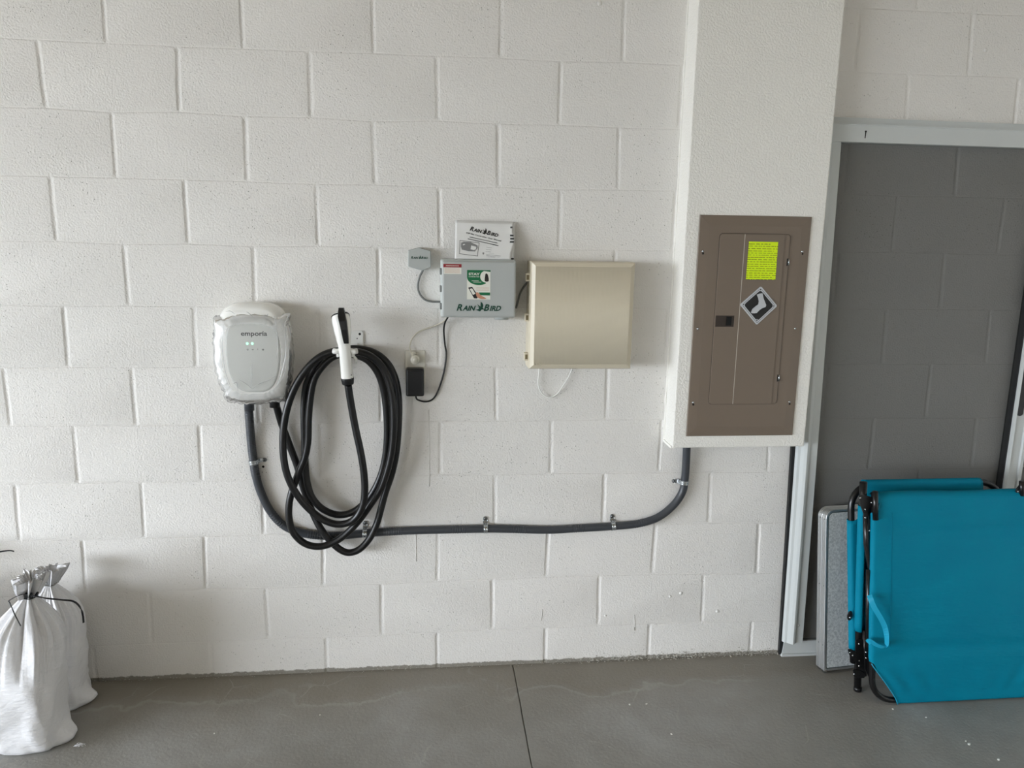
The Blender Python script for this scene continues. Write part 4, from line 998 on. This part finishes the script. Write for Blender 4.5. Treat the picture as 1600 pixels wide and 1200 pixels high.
def quad_px(pp, Y0, Y1):
    Q = [at(a, b, Y0) for a, b in pp]; return MB().prism([(q[0], q[2]) for q in Q], Y0, Y1)
yl = obj('label_sheet', quad_px([(1170.4, 377.3), (1216, 378.2), (1211.5, 437.4), (1165.4, 436.8)], YE2 - .0004, YE2), M_YELLOW, bp)
sx_0, sx_1, sz_0, sz_1 = rect_world((1167.9, 377.8), (1213.7, 437), YE2)
yt = MB(); r3 = random.Random(2)
y_ = sz_1 - .007
for k in range(17):
    hgt = .0016 if k else .0022; x = sx_0 + .004; xe = sx_1 - .004 - r3.uniform(0, .03) * (k % 3 == 0)
    while x < xe:
        w_ = r3.uniform(.004, .016); yt.prism([(x, y_ - hgt / 2), (min(x + w_, xe), y_ - hgt / 2), (min(x + w_, xe), y_ + hgt / 2), (x, y_ + hgt / 2)], YE2 - .0008, YE2 - .0004); x += w_ + r3.uniform(.001, .006)
    y_ -= .0066 * (1.0 + .25 * r3.random())
obj('fine_print', yt, M_YINK, yl)
# ---- diamond sock sign stuck on the door
YS = YE2
dpts = [(1188.7, 447.0), (1214.2, 478), (1182, 507.8), (1155.8, 476)]
def rounded(poly, r=.18, k=5):
    out = []; n = len(poly)
    for i in range(n):
        p = Vector((*poly[i], 0)); a = Vector((*poly[i - 1], 0)); b = Vector((*poly[(i + 1) % n], 0))
        q0 = p + (a - p).normalized() * r; q1 = p + (b - p).normalized() * r
        for j in range(k + 1): t = j / k; w_ = (1 - t) ** 2 * q0 + 2 * t * (1 - t) * p + t * t * q1; out.append((w_.x, w_.y))
    return out
dx = polyxz(dpts, YS); dcx = sum(p[0] for p in dx) / 4; dcz = sum(p[1] for p in dx) / 4
sg = thing('sock_sign', (dcx, YS, min(p[1] for p in dx)), 'diamond-shaped black sign with a silver sock on the breaker panel', 'sign')
plq = obj('plaque', MB().prism(rounded(dx, .006), YS - .0022, YS), M_SILVER, sg)
obj('black_field', MB().prism(rounded(scal(dx, .80, dcx, dcz), .010), YS - .0025, YS - .002), M_INK, plq)
ol = MB().prism(rounded(scal(dx, .90, dcx, dcz), .006), YS - .0023, YS - .002); obj('outline', ol, M_ICON, plq)
ol = MB().prism(rounded(scal(dx, .875, dcx, dcz), .006), YS - .0024, YS - .002); obj('outline', ol, M_SILVER, plq)
sock = [(315, 752), (345, 740), (382, 735), (388, 765), (396, 800), (412, 840), (425, 873), (418, 897), (372, 914), (340, 940), (316, 966), (290, 971), (262, 970), (246, 962), (262, 920), (298, 890), (332, 865), (338, 830), (330, 790)]
obj('sock', MB().prism(polyxz([(1140 + a / 7.5, 360 + b / 7.5) for a, b in sock], YS), YS - .0030, YS - .002), M_SILVER, plq)
for a, b in ((358, 692), (160, 866), (513, 885), (316, 1052)):
    q = at(1140 + a / 7.5, 360 + b / 7.5, YS); obj('rivet_ring', MB().disc((q[0], q[2]), .0042, YS - .0027, YS - .002, 16), M_SILVER, plq)
    obj('rivet', MB().disc((q[0], q[2]), .0022, YS - .0031, YS - .002, 12), M_INK, plq)

# ================================================================ ON THE FLOOR
# ---- folded aluminium table leaning on the screen door
tb_ = thing('folding_table', (2.46, -.15, 0), 'folded silver-rimmed table with a speckled grey top, leaning behind the turquoise cot', 'table')
A0 = Vector((2.459, -.153, 0.010)); U = Vector((0.9925, 0.105, 0)).normalized()
topz = 0.625
Vv = Vector((at(1290, 812, -.098)[0] - 2.459, 0.058, topz)); Vv = (Vv - U * Vv.dot(U) * 0.0).normalized(); Nn = U.cross(Vv).normalized()     # points to the viewer (-y)
if Nn.y > 0: Nn = -Nn
TH = 0.622; TW = 0.56
def TP(mb):
    mb.v = [tuple(A0 + U * x - Nn * y + Vv * z) for x, y, z in mb.v]; return mb
def trect(k, rt=.034, rb=.005):
    P = []; x0, x1, z0, z1 = k, TW - k, k, TH - k
    for cx, cz, a0, r in ((x1 - rb, z0 + rb, -PI / 2, rb), (x1 - rt + k, z1 - rt + k, 0, rt - k), (x0 + rt - k, z1 - rt + k, PI / 2, rt - k), (x0 + rb, z0 + rb, PI, rb)):
        P += [(cx + r * math.cos(a0 + PI / 2 * i / 8), cz + r * math.sin(a0 + PI / 2 * i / 8)) for i in range(9)]
    return P
def ringy(k, y): return [(x, y, z) for x, z in trect(k)]
for half, y0 in enumerate((0.0, 0.0265)):
    R = []
    for k, y in ((.009, .0), (.0012, 0.0), (.0, .0012), (.0, .0065), (.0022, .0080), (.0022, .0100), (.0, .0115), (.0, .0150), (.0022, .0165), (.0022, .0182), (.0, .0198), (.0, .0238), (.0014, .0250), (.009, .0250)):
        R.append(ringy(k, y0 + y))
    rim = MB().loft(R, cap0=False, cap1=True, smooth=False)
    rim_o = obj('rim', TP(rim), M_ALU2, tb_)
    if half == 0:
        gk = MB().prism(trect(.007), y0 + .0010, y0 + .006); obj('dark_gasket', TP(gk), mat('gasket', srgb(70, 80, 80), .5), rim_o)
        obj('table_top', TP(MB().prism(trect(.0125), y0 + .0004, y0 + .005)), M_TABLE, tb_)
for z_ in (.585, .33, .10):
    for y_ in (.0125, .039): obj('rivet', TP(MB().dome((.0012, y_ - .0115 + .009, z_), .0024, .0022, axis=(-1, 0, 0), n=10, m=3)), M_SCREW, tb_)
lt_ = MB()
for y_ in (.004, .030): lt_.dome((.010, y_, .004), .006, .005, axis=(-.3, -1, -.3)).box(.002, .018, y_, y_ + .016, -.008, .004, bev=.002)
obj('corner_foot', TP(lt_), M_ZINC, tb_)

# ---- folding cot
cot = thing('folding_cot', (2.82, -.30, 0), 'folded turquoise canvas cot with a black tube frame, standing on edge', 'cot')
RT = 0.0108
XL = float(at(1368.5, 1003, -.345)[0]); XRr = 3.222
SKEW = (float(at(1368, 815, -.302)[0]) - XL) / (float(at(1368, 815, -.302)[2]) - float(at(1368.5, 1003, -.345)[2]))
def skew(mb):       # the folded cot stands a little out of plumb
    mb.v = [(x + SKEW * (z - .13), y, z) for x, y, z in mb.v]; return mb
def fy(z): return -0.352 + 0.055 * min(1, z / 0.76)          # front frame leans back slightly
def arc(cx, cz, r, a0, a1, n=9): return [(cx + r * math.cos(a0 + (a1 - a0) * i / (n - 1)), cz + r * math.sin(a0 + (a1 - a0) * i / (n - 1))) for i in range(n)]
ZB = 0.0145
fp = [(XL, .765), (XL, .5), (XL, .2)] + arc(XL + .078, ZB + .078, .078, PI, 1.5 * PI) + [(XL + .3, ZB)] + arc(XRr - .078, ZB + .078, .078, 1.5 * PI, 2 * PI) + [(XRr, .2), (XRr, .5), (XRr, .765)]
ft = obj('front_frame', skew(MB().tube([(x, fy(z), z) for x, z in fp], RT, 14)), M_TUBE, cot)
# front canvas: sleeves round the side tubes and the bottom tube
RS = 0.0128
rows = []
# (z, y offset from tube, xl, xr, wrap)
pxl = [(1398, 1103), (1396, 1088), (1393, 1073), (1387, 1053), (1377, 1030), (1367, 1017)]
prof = []
for a in np.linspace(1.55, .5, 9): prof.append((ZB + RS * math.sin((a - 1) * -PI + 0) * 0 + RS * math.cos(a * PI + PI / 2 + PI / 2) * 0, a))
rows = []
def xl_of(z):
    tab = [(0.0, XL + .092), (.03, XL + .080), (.055, XL + .064), (.085, XL + .044), (.120, XL + .018), (.150, XL - .004), (.165, XL - RS), (.70, XL - RS)]
    for (a, x), (b, x2) in zip(tab, tab[1:]):
        if z <= b: q = max(0, (z - a) / (b - a)); return x + (x2 - x) * q
    return tab[-1][1]
def xr_of(z): return XRr - (xl_of(z) - XL) * (1.2 if z < .155 else 1)
for a in np.linspace(-2.6, 0, 10):            # round the bottom tube, from behind to the front
    rows.append((ZB + RS * math.cos(a + PI / 2 + PI / 2) * 0 + RS * math.sin(a * 1.0) , fy(0) - RS * math.cos(a), 0))
for z in list(np.linspace(.03, .69, 46)): rows.append((z, fy(z) - RS, 0))
for z in (.705, .72, .735): rows.append((z, fy(z) - RS, 1))
for a in np.linspace(.2, 2.7, 12): rows.append((.735 + .028 * math.sin(a), fy(.735) - RS + .028 - .028 * math.cos(a), 2))
P_rows = []
for z, y, flag in rows:
    xl, xr = xl_of(max(0, z)), xr_of(max(0, z))
    if flag == 1: xl += .012; xr -= .012
    if flag == 2: xl += .018; xr -= .018
    w_ = min(1, max(0, (z - .135) / .04)) * (1 if flag == 0 else 0)
    row = []
    for i in range(9):
        th = PI / 2 + w_ * .95 * PI * (1 - i / 9)
        row.append((xl + RS + RS * math.cos(th) if w_ > 0 else xl + RS * .02 * i, (fy(z) - RS * math.sin(th)) if w_ > 0 else y, z))
    for u in np.linspace(0, 1, 64):
        x = xl + (RS if w_ > 0 else RS * .2) + (xr - xl - 2 * (RS if w_ > 0 else RS * .2)) * u
        e = min(1, u / .06, (1 - u) / .06); f = 0.0
        if flag == 0 and z > .05:
            s1 = math.exp(-((z - .655 + .03 * math.sin(PI * u)) / .018) ** 2) * .010 * math.sin(PI * u) ** .5
            s2 = math.exp(-((z - .19 - .02 * math.sin(3 * u)) / .022) ** 2) * .007 * math.sin(PI * u) ** .5
            pk = .004 * math.exp(-((z - .09) / .05) ** 2) * math.sin(u * 46 + z * 20) * (abs(u - .5) * 2) ** 1.5
            f = -.008 * math.sin(PI * u) * math.sin(PI * min(1, z / .7)) + s1 + s2 + pk + .0022 * noise.noise(Vector((x * 5, z * 9, 1)))
            f *= e
        elif z < .05: f = .0008 * noise.noise(Vector((x * 60, z * 30, 2)))
        row.append((x, y - f * -1 if 0 else y + f, z + (.0016 * math.sin(x * 17) if flag == 2 else 0)))
    for i in range(9):
        th = PI / 2 + w_ * .95 * PI * ((i + 1) / 9)
        row.append((xr - RS - RS * math.cos(th) if w_ > 0 else xr - RS * .02 * (8 - i), (fy(z) - RS * math.sin(th)) if w_ > 0 else y, z))
    P_rows.append(row)
fc = obj('front_canvas', skew(MB().grid(P_rows, thick=.0010)), M_COT, cot)
# pale edging along the cut edges
ed = [(xl_of(z) - .0005, fy(z) - RS - .001, z) for z in np.linspace(.006, .16, 14)]
obj('edging', skew(MB().tube(ed, .0020, 6)), M_COTLT, fc)
ed = [(xr_of(z) + .0005, fy(z) - RS - .001, z) for z in np.linspace(.006, .16, 14)]
obj('edging', skew(MB().tube(ed, .0020, 6)), M_COTLT, fc)
zs = .697
obj('edging', skew(MB().tube([(XL - RS * .95 + RS * .0, fy(zs) - .002, zs - .002), (XL - .006, fy(zs) - RS - .0012, zs + .001), (XL + .004, fy(zs) - RS - .0014, zs + .010), (XL + .009, fy(zs) - RS - .001, zs + .035)], .0015, 6)), M_COTLT, fc)
# stitch lines
for x in (XL + .055, XRr - .055):
    stt = MB().tube([(x, fy(z) - RS - .0012 - (-.006 * math.sin(PI * (x - XL) / (XRr - XL)) * math.sin(PI * min(1, z / .7))) * -1 - .0004, z) for z in np.linspace(.22, .70, 30)], .0006, 4)
    obj('stitching', skew(stt), M_COT, fc)
# middle section
YM = -.270
mt = Vector(at(1348, 790, YM)); mbm = Vector(at(1342, 985, YM)); foot = Vector(at(1340, 1076, YM + .004))
foot.z = 0.0; 
topm = mt + (mt - mbm).normalized() * .085
mf = obj('middle_frame', MB().tube([tuple(topm), tuple(mt), tuple(mbm), tuple(foot)], .0125, 14), M_TUBE, cot)
obj('foot_cap', MB().tube([(foot.x, foot.y, 0), (foot.x, foot.y, .016)], .0140, 14), M_BLACK, mf)
xm2 = 3.10
mr = []
zt0, zt1 = mbm.z, mt.z
for z in np.linspace(zt0, zt1, 24):
    q = (z - zt0) / (zt1 - zt0); c = mbm.lerp(mt, q); row = []
    for th in np.linspace(-.3 * PI, 1.0 * PI, 14)[::-1]:
        row.append((c.x - .0145 * math.sin(th), c.y - .0145 * math.cos(th) * 1.0, z))
    row = [(c.x + .0145 * math.cos(t), c.y - .0145 * math.sin(t), z) for t in np.linspace(.40 * PI, 1.5 * PI, 14)]
    row += [(x, YM + .0145 + .003 * math.sin(x * 9 + z * 4), z) for x in np.linspace(c.x + .02, xm2, 12)]
    mr.append(row)
obj('middle_canvas', MB().grid(mr, thick=.001), M_COT, cot)
mf2 = obj('middle_frame', MB().tube([(xm2, YM + .008, .72), (xm2, YM + .008, 0.0)], .0120, 12), M_TUBE, cot)
# rear section: inverted U with a sleeve on its top bar
YR = -.200
rl = float(at(1330, 812, YR)[0])
RB = at(1332.5, 1000, -.252); RSK = (rl - float(RB[0])) / (float(at(1330, 812, YR)[2]) - float(RB[2])); RLY = (YR + .252) / (float(at(1330, 812, YR)[2]) - float(RB[2])); RZ0 = float(at(1330, 812, YR)[2])
def rlean(mb):
    mb.v = [(x + RSK * (z - RZ0), y + RLY * (z - RZ0), z) for x, y, z in mb.v]; return mb
rrr = at(1566, 800, YR)[0]; ztop = at(1450, 757, YR)[2]; r_ = .085
zlow = at(1333, 1020, YR)[2]
up = [(rl, zlow), (rl, .3), (rl, ztop - r_)] + arc(rl + r_, ztop - r_, r_, PI, PI / 2) + [((rl + rrr) / 2, ztop)] + arc(rrr - r_, ztop - r_, r_, PI / 2, 0) + [(rrr, .3), (rrr, .004)]
rf_ = obj('rear_frame', rlean(MB().tube([(x, YR, z) for x, z in up], .0115, 14)), M_TUBE, cot)
s0, s1 = at(1354.5, 760, YR)[0], at(1538, 760, YR)[0]; zr0 = at(1330, 1000, YR)[2]; zr1 = at(1330, 812, YR)[2]
rc = []
RSR = .0148
for a in np.linspace(-.4 * PI, PI * .5, 10)[::-1]: pass
for a in np.linspace(-2.0, PI / 2, 16):
    rc.append((ztop + RSR * math.cos(a), YR + RSR * math.sin(a) * -1 if 0 else YR - RSR * math.sin(a)))
rrows = []
for z, y in rc: rrows.append([(x + .003 * noise.noise(Vector((z * 20, 3, x))) * (x < s0 + .02), y + .001 * noise.noise(Vector((x * 8, z * 9, 3))), z) for x in np.linspace(s0, s1, 40)])
front_z = [ztop - .010 - k * .014 for k in range(6)]
rows2 = [[(s0 + (s1 - s0) * u, YR - RSR - .0005 + .0006 * k + .0008 * math.sin(u * 9 + k), z) for u in np.linspace(0, 1, 40)] for k, z in enumerate(front_z)]
ttop = MB().grid(rrows + rows2, thick=.001)
rcv = obj('rear_canvas', rlean(ttop), M_COT, cot)
sl = []
for z in np.linspace(zr0, zr1, 26):
    dz_ = .010 * (1 if z == 0 else 0)
    row = [(rl + RSR * math.cos(t), YR - RSR * math.sin(t), z + .012 * max(0, math.cos(t)) * (z > zr1 - .02)) for t in np.linspace(.35 * PI, 1.5 * PI, 14)]
    row += [(x, YR + RSR + .002 * math.sin(9 * x), z) for x in np.linspace(rl + .02, rrr, 10)]
    row = [(rl + RSR * math.cos(t), YR - RSR * math.sin(t), z) for t in np.linspace(1.5 * PI, .5 * PI, 14)] + [(rl + (rrr - rl) * u, YR - RSR * (1 - min(1, u * 8)) - .002 + .004 * math.sin(PI * u), z + .025 * min(1, u * 10) * (z - zr0) / (zr1 - zr0)) for u in np.linspace(.03, 1, 24)]
    sl.append(row)
obj('rear_canvas', rlean(MB().grid(sl, thick=.001)), M_COT, cot)
p = at(1328, 962, -.262); ey = MB().dome((p[0], p[1], p[2]), .011, .003); ey.v = [(x, y, p[2] + (z - p[2]) * 1.7) for x, y, z in ey.v]
obj('eyelet', ey, M_BLACK, rcv); obj('rivet', MB().dome((p[0], p[1] - .002, p[2] - .006), .0036, .003), M_ZINC, rcv)
# folded leg bars between the middle and the front
for i, pts in enumerate((((1352.5, 806, -.295), (1353.5, 850, -.298), (1361, 892, -.305), (1364, 905, -.31)), ((1357, 890, -.31), (1356.5, 960, -.312), (1356, 1048, -.315)), ((1351.5, 985, -.285), (1350, 1055, -.285)), ((1367.5, 768, -.318), (1368, 812, -.322)))):
    obj('leg_bar', MB().tube([tuple(at(*q)) for q in pts], .0095 if i != 1 else .0085, 12), M_TUBE, cot)
def plate(pp, Y, rivets, th=.003):
    q = polyxz(pp, Y); b = obj('hinge_plate', MB().prism(rounded(q, .006), Y - th, Y), M_BLACK, cot)
    for a, c in rivets:
        r = at(a, c, Y - th); obj('rivet', MB().dome((r[0], Y - th, r[2]), .0036, .0028, n=12), M_ZINC, b)
plate([(1342, 772), (1350, 773), (1363, 777), (1366, 788), (1357, 795), (1355, 802), (1349, 803), (1344, 790)], -.298, ((1344.3, 778), (1362, 785), (1352, 796)))
plate([(1348, 798), (1356, 800), (1360, 830), (1352, 832)], -.300, ((1352, 809), (1359, 829)))
plate([(1336, 1000), (1348, 998), (1350, 1050), (1337, 1058)], -.290, ((1342.3, 1006), (1342.3, 1032), (1342.3, 1040.5)))
plate([(1324, 1014), (1331, 1014), (1345, 1030), (1340, 1038), (1327, 1024)], -.292, ((1328, 1019.5), (1332.3, 1024)))
plate([(1332, 1046), (1340, 1046), (1352, 1052), (1350, 1059), (1334, 1058)], -.293, ((1334.5, 1053),))
plate([(1350, 1012), (1357, 1012), (1364, 1045), (1366, 1058), (1358, 1060), (1351, 1045)], -.318, ((1353.3, 1019), (1353.3, 1028), (1360.7, 1053)))
# right hand hinge seen at the frame's far side
plate([(1592, 757), (1612, 757), (1614, 782), (1588, 774), (1586, 766)], -.300, ((1591, 768),))
obj('leg_bar', MB().tube([tuple(at(1597, 752, -.305)), tuple(at(1596.5, 774, -.305))], .0095, 12), M_TUBE, cot)
# carrying strap
SPp = [(1358.5, 930, -.352), (1361, 938, -.368), (1367, 951, -.376), (1376, 966, -.380), (1382.5, 980, -.380), (1385.5, 996, -.380), (1385, 1008, -.378), (1379, 1011, -.374), (1368, 1007, -.370), (1360, 1001, -.366), (1355.5, 1004, -.352)]
SW = [(1, -.3, .8), (1, -.3, .9), (.8, -.3, .6), (.8, -.3, .5), (.9, -.5, .3), (.5, -1, .1), (.2, -1, .6), (-.1, -.6, 1), (-.3, -.4, 1), (-.3, -.4, 1), (-.3, -.3, 1)]
P3 = spline([at(*q) for q in SPp], 4); W3 = []
for i in range(len(P3)):
    f = i / 4; a = min(len(SW) - 1, int(f)); b = min(len(SW) - 1, a + 1); W3.append(tuple(Vector(SW[a]).lerp(Vector(SW[b]), f - a)))
obj('carrying_strap', MB().ribbon(P3, .0085, .0016, W3), M_COTLT, cot)

# ---- sandbags
def sandbag(name, bx, by, HW, HD, HN, label, seed, ang=0.0, lean=(0, 0), tie=None):
    t_ = thing(name, (bx, by, 0), label, 'sandbag', 'white sandbags at the left end of the wall')
    n = 160; R = []; so = seed * 7.3
    prof = [(0.0, .80, .62), (.006, .95, .84), (.03, 1.00, .94), (.10, 1.0, 1.0), (.22, .985, 1.02), (.36, .99, 1.0), (.48, 1.0, .98), (.60, 1.0, .94), (.68, .99, .88), (.74, .94, .80), (.80, .82, .69), (.86, .64, .55), (.91, .46, .42), (.96, .27, .27), (1.0, .125, .16), (1.022, .15, .19), (1.05, .22, .27), (1.08, .28, .34), (1.105, .31, .38), (1.125, .325, .40)]
    fine = []
    for (a, x, y), (b, x2, y2) in zip(prof, prof[1:]):
        for q in np.linspace(0, 1, 5)[:-1]: fine.append((a + (b - a) * q, x + (x2 - x) * q, y + (y2 - y) * q))
    fine.append(prof[-1])
    for t, a, b in fine:
        ring = []
        e = 2.2 + 1.6 * max(0, 1 - t / .9)
        fold = 0 if t < .45 else min(1, (t - .45) / .35)
        for k in range(n):
            th = 2 * PI * k / n; c, s_ = math.cos(th), math.sin(th)
            x = math.copysign(abs(c) ** (2 / e), c) * a * HW; y = math.copysign(abs(s_) ** (2 / e), s_) * b * HD
            fr = noise.noise(Vector((c * 3.2 + so, s_ * 3.2, t * 0.8))) * 1.0 + .6 * noise.noise(Vector((c * 8 + so, s_ * 8, t * 1.2))) + .9 * (.25 - abs(noise.noise(Vector((c * 7 + so, s_ * 7, t * .7 + 5))))) + .5 * (.2 - abs(noise.noise(Vector((c * 15 + so, s_ * 15, t * 1.5)))))
            rad = math.hypot(x, y) + 1e-6
            d = fold * fr * .026 * (min(1, (1.0 - t) * 5 + .18) if t < 1 else 1.1)
            d += .0045 * noise.noise(Vector((c * 2.4 + so, s_ * 2.4, t * 6))) * (1 - fold) * 2.2
            # diagonal drag wrinkles
            d += .0016 * math.sin(x * 70 + t * 46 + so) * math.exp(-((t - .30) / .22) ** 2) * (.5 + noise.noise(Vector((x * 9, t * 6, so))))
            wz = .25 - abs(noise.noise(Vector((x * 11 + t * 3 + so, t * 13 - x * 6, y * 8))))
            d += .0075 * wz * (1 - .6 * fold) * (.6 + noise.noise(Vector((x * 5, t * 5, so + 2))))
            # pinched seam corners near the base
            pc_ = math.exp(-((abs(c) - 1) / .05) ** 2) * math.exp(-((t - .035) / .05) ** 2)
            X = x * (1 + d / rad) + math.copysign(.032 * pc_, c); Y = y * (1 + d / rad) * (1 - .3 * pc_)
            Z = t * HN
            if t > 1.03: Z += .012 * noise.noise(Vector((c * 2.3 + so, s_ * 2.3, 4))) * (t - 1.0) * 8
            lx = lean[0] * (t ** 2) * HN; ly = lean[1] * t * HN
            ca, sa = math.cos(ang), math.sin(ang)
            ring.append((bx + X * ca - Y * sa + lx, by + X * sa + Y * ca + ly, max(0.0, Z - (.004 if t == 0 else 0))))
        R.append(ring)
    # open ruffled mouth folds back down inside
    last = R[-1]; cx = sum(p[0] for p in last) / n; cy_ = sum(p[1] for p in last) / n
    for s in (.96, .70, .40): R.append([(cx + (p[0] - cx) * s, cy_ + (p[1] - cy_) * s, p[2] - (1 - s) * .05) for p in last])
    b_ = obj('sack', MB().loft(R), M_BAG, t_)
    cxn = bx + lean[0] * HN; cyn = by + lean[1] * HN
    return t_, b_, (cxn, cyn, HN)
FB_Y, BB_Y = -.315, -.118
nf = at(44, 930.5, FB_Y - .02); bx1 = nf[0] - .004
bag1, sack1, n1 = sandbag('sandbag', -.283, FB_Y, .106, .094, nf[2], 'nearest white sandbag, tied with a long black zip tie', 1, lean=((nf[0] + .283) / nf[2], -.03))
def neck_ring(n, r, w, m_, parent, yy=0):
    tmb = MB().tube([(n[0] + r * 1.05 * math.cos(a), n[1] + r * math.sin(a), n[2] + .003 * math.sin(a * 2)) for a in np.linspace(0, 2 * PI, 25)[:-1]], w, 8, closed=True)
    return obj('zip_tie', tmb, m_, parent)
z1_ = neck_ring(n1, .0215, .0042, M_ZIP, bag1)
zk = at(44, 930.5, n1[1] - .028)
obj('tie_head', MB().box(zk[0] - .010, zk[0] + .010, zk[1] - .006, zk[1] + .008, zk[2] - .006, zk[2] + .006, bev=.002), M_ZIP, z1_)
yk = float(zk[1])
tl1 = path_at([(45, 930.5, yk - .004), (58, 932, yk - .012), (72.6, 934.8, yk - .010), (96, 937.2, yk + .01), (112, 938.8, yk + .03), (120.7, 943.5, yk + .05), (127, 952, yk + .07), (129.5, 962, yk + .085), (130.6, 973, yk + .095)], None, 6)
obj('tie_tail', MB().ribbon(tl1, .0028, .0016, (0, -.5, 1)), M_ZIP, z1_)
tl2 = path_at([(43, 929, yk - .002), (36, 928.5, yk - .012), (24.5, 932.6, yk - .02), (14, 938.8, yk - .025), (15, 941, yk - .025), (18.4, 949, yk - .028), (24, 962, yk - .03), (32.5, 978, yk - .03)], None, 3)
obj('tie_tail', MB().ribbon(tl2, .0024, .0014, (0, -1, .6)), M_ZIP, z1_)
nb = at(75, 913, BB_Y - .01)
bag2, sack2, n2 = sandbag('sandbag', -.303, BB_Y, .106, .086, nb[2], 'white sandbag against the wall, half hidden behind the nearest one', 2, lean=((nb[0] + .303) / nb[2], 0))
z2_ = neck_ring(n2, .0205, .0026, M_ZIPW, bag2)
obj('tie_tail', MB().ribbon(path_at([(74, 913, n2[1] - .026), (70, 905.5, n2[1] - .045), (63, 902.5, n2[1] - .07), (56, 902.5, n2[1] - .08)], None, 5), .0018, .001, (0, -1, .6)), M_ZIPW, z2_)
sm_ = at(134, 1101, BB_Y - .07)
tt = at(22, 861.5, -.12)
bag3, sack3, n3 = sandbag('sandbag', -.66, -.155, .125, .095, .50, 'white sandbag by the wall, cut off by the left edge, only its tie showing', 3)
z3_ = neck_ring(n3, .0215, .0034, M_ZIP, bag3)
obj('tie_tail', MB().ribbon(spline([(n3[0], n3[1] - .024, .50), (-.60, -.18, .515), (-.50, -.15, .545), (at(-4, 863, -.13)[0], -.13, at(-4, 863, -.13)[2]), tuple(at(14, 860.3, -.12)), tuple(tt)], 5), .0024, .0014, (0, -.3, 1)), M_ZIP, z3_)
# frayed seam threads at the corner of the nearest bag
th_ = MB(); r5 = random.Random(8); c_ = fl(122, 1163, .006)
for k in range(16):
    a = Vector((c_[0] + r5.uniform(-.012, .008), c_[1] + r5.uniform(-.008, .008), .004 + r5.uniform(0, .005)))
    th_.tube([a, a + Vector((r5.uniform(.002, .012), r5.uniform(-.006, .006), r5.uniform(-.002, .003))), a + Vector((r5.uniform(.008, .018), r5.uniform(-.010, .008), r5.uniform(-.002, .001)))], .0007, 4)
obj('frayed_seam', th_, M_BAG, sack1)

# ---- paint chips lying about
r6 = random.Random(3); chip = None
for px, py, s in ((984, 1101, .005), (1010, 1100, .004), (1049, 1147, .004), (1514, 1163, .007), (1560, 1187, .006), (1509, 1158, .004), (1447, 1121, .004), (1395, 1108, .004), (335, 1146, .004), (500, 1117, .003)):
    p = fl(px, py)
    if chip is None:
        poly = [(.9, 0), (.4, .6), (-.3, .5), (-1, .1), (-.5, -.6), (.3, -.5)]
        mbc = MB(); mbc.add([(x * .005, z * .005, 0) for x, z in poly] + [(x * .0045, z * .0045, .0013 + .0006 * (i % 2)) for i, (x, z) in enumerate(poly)], [(5, 4, 3, 2, 1, 0), (6, 7, 8, 9, 10, 11)] + [(i, (i + 1) % 6, 6 + (i + 1) % 6, 6 + i) for i in range(6)])
        chip = obj('paint_chip', mbc, M_CHIP, label='tiny white paint chip lying on the grey concrete floor', cat='paint chip', group='paint chips scattered on the floor', origin=(0, 0, 0)); o = chip
    else: o = chip.copy(); COL.objects.link(o)
    o.location = (p[0], p[1], 0.0); o.rotation_euler = (0, 0, r6.uniform(0, 6)); o.scale = (s / .005,) * 3
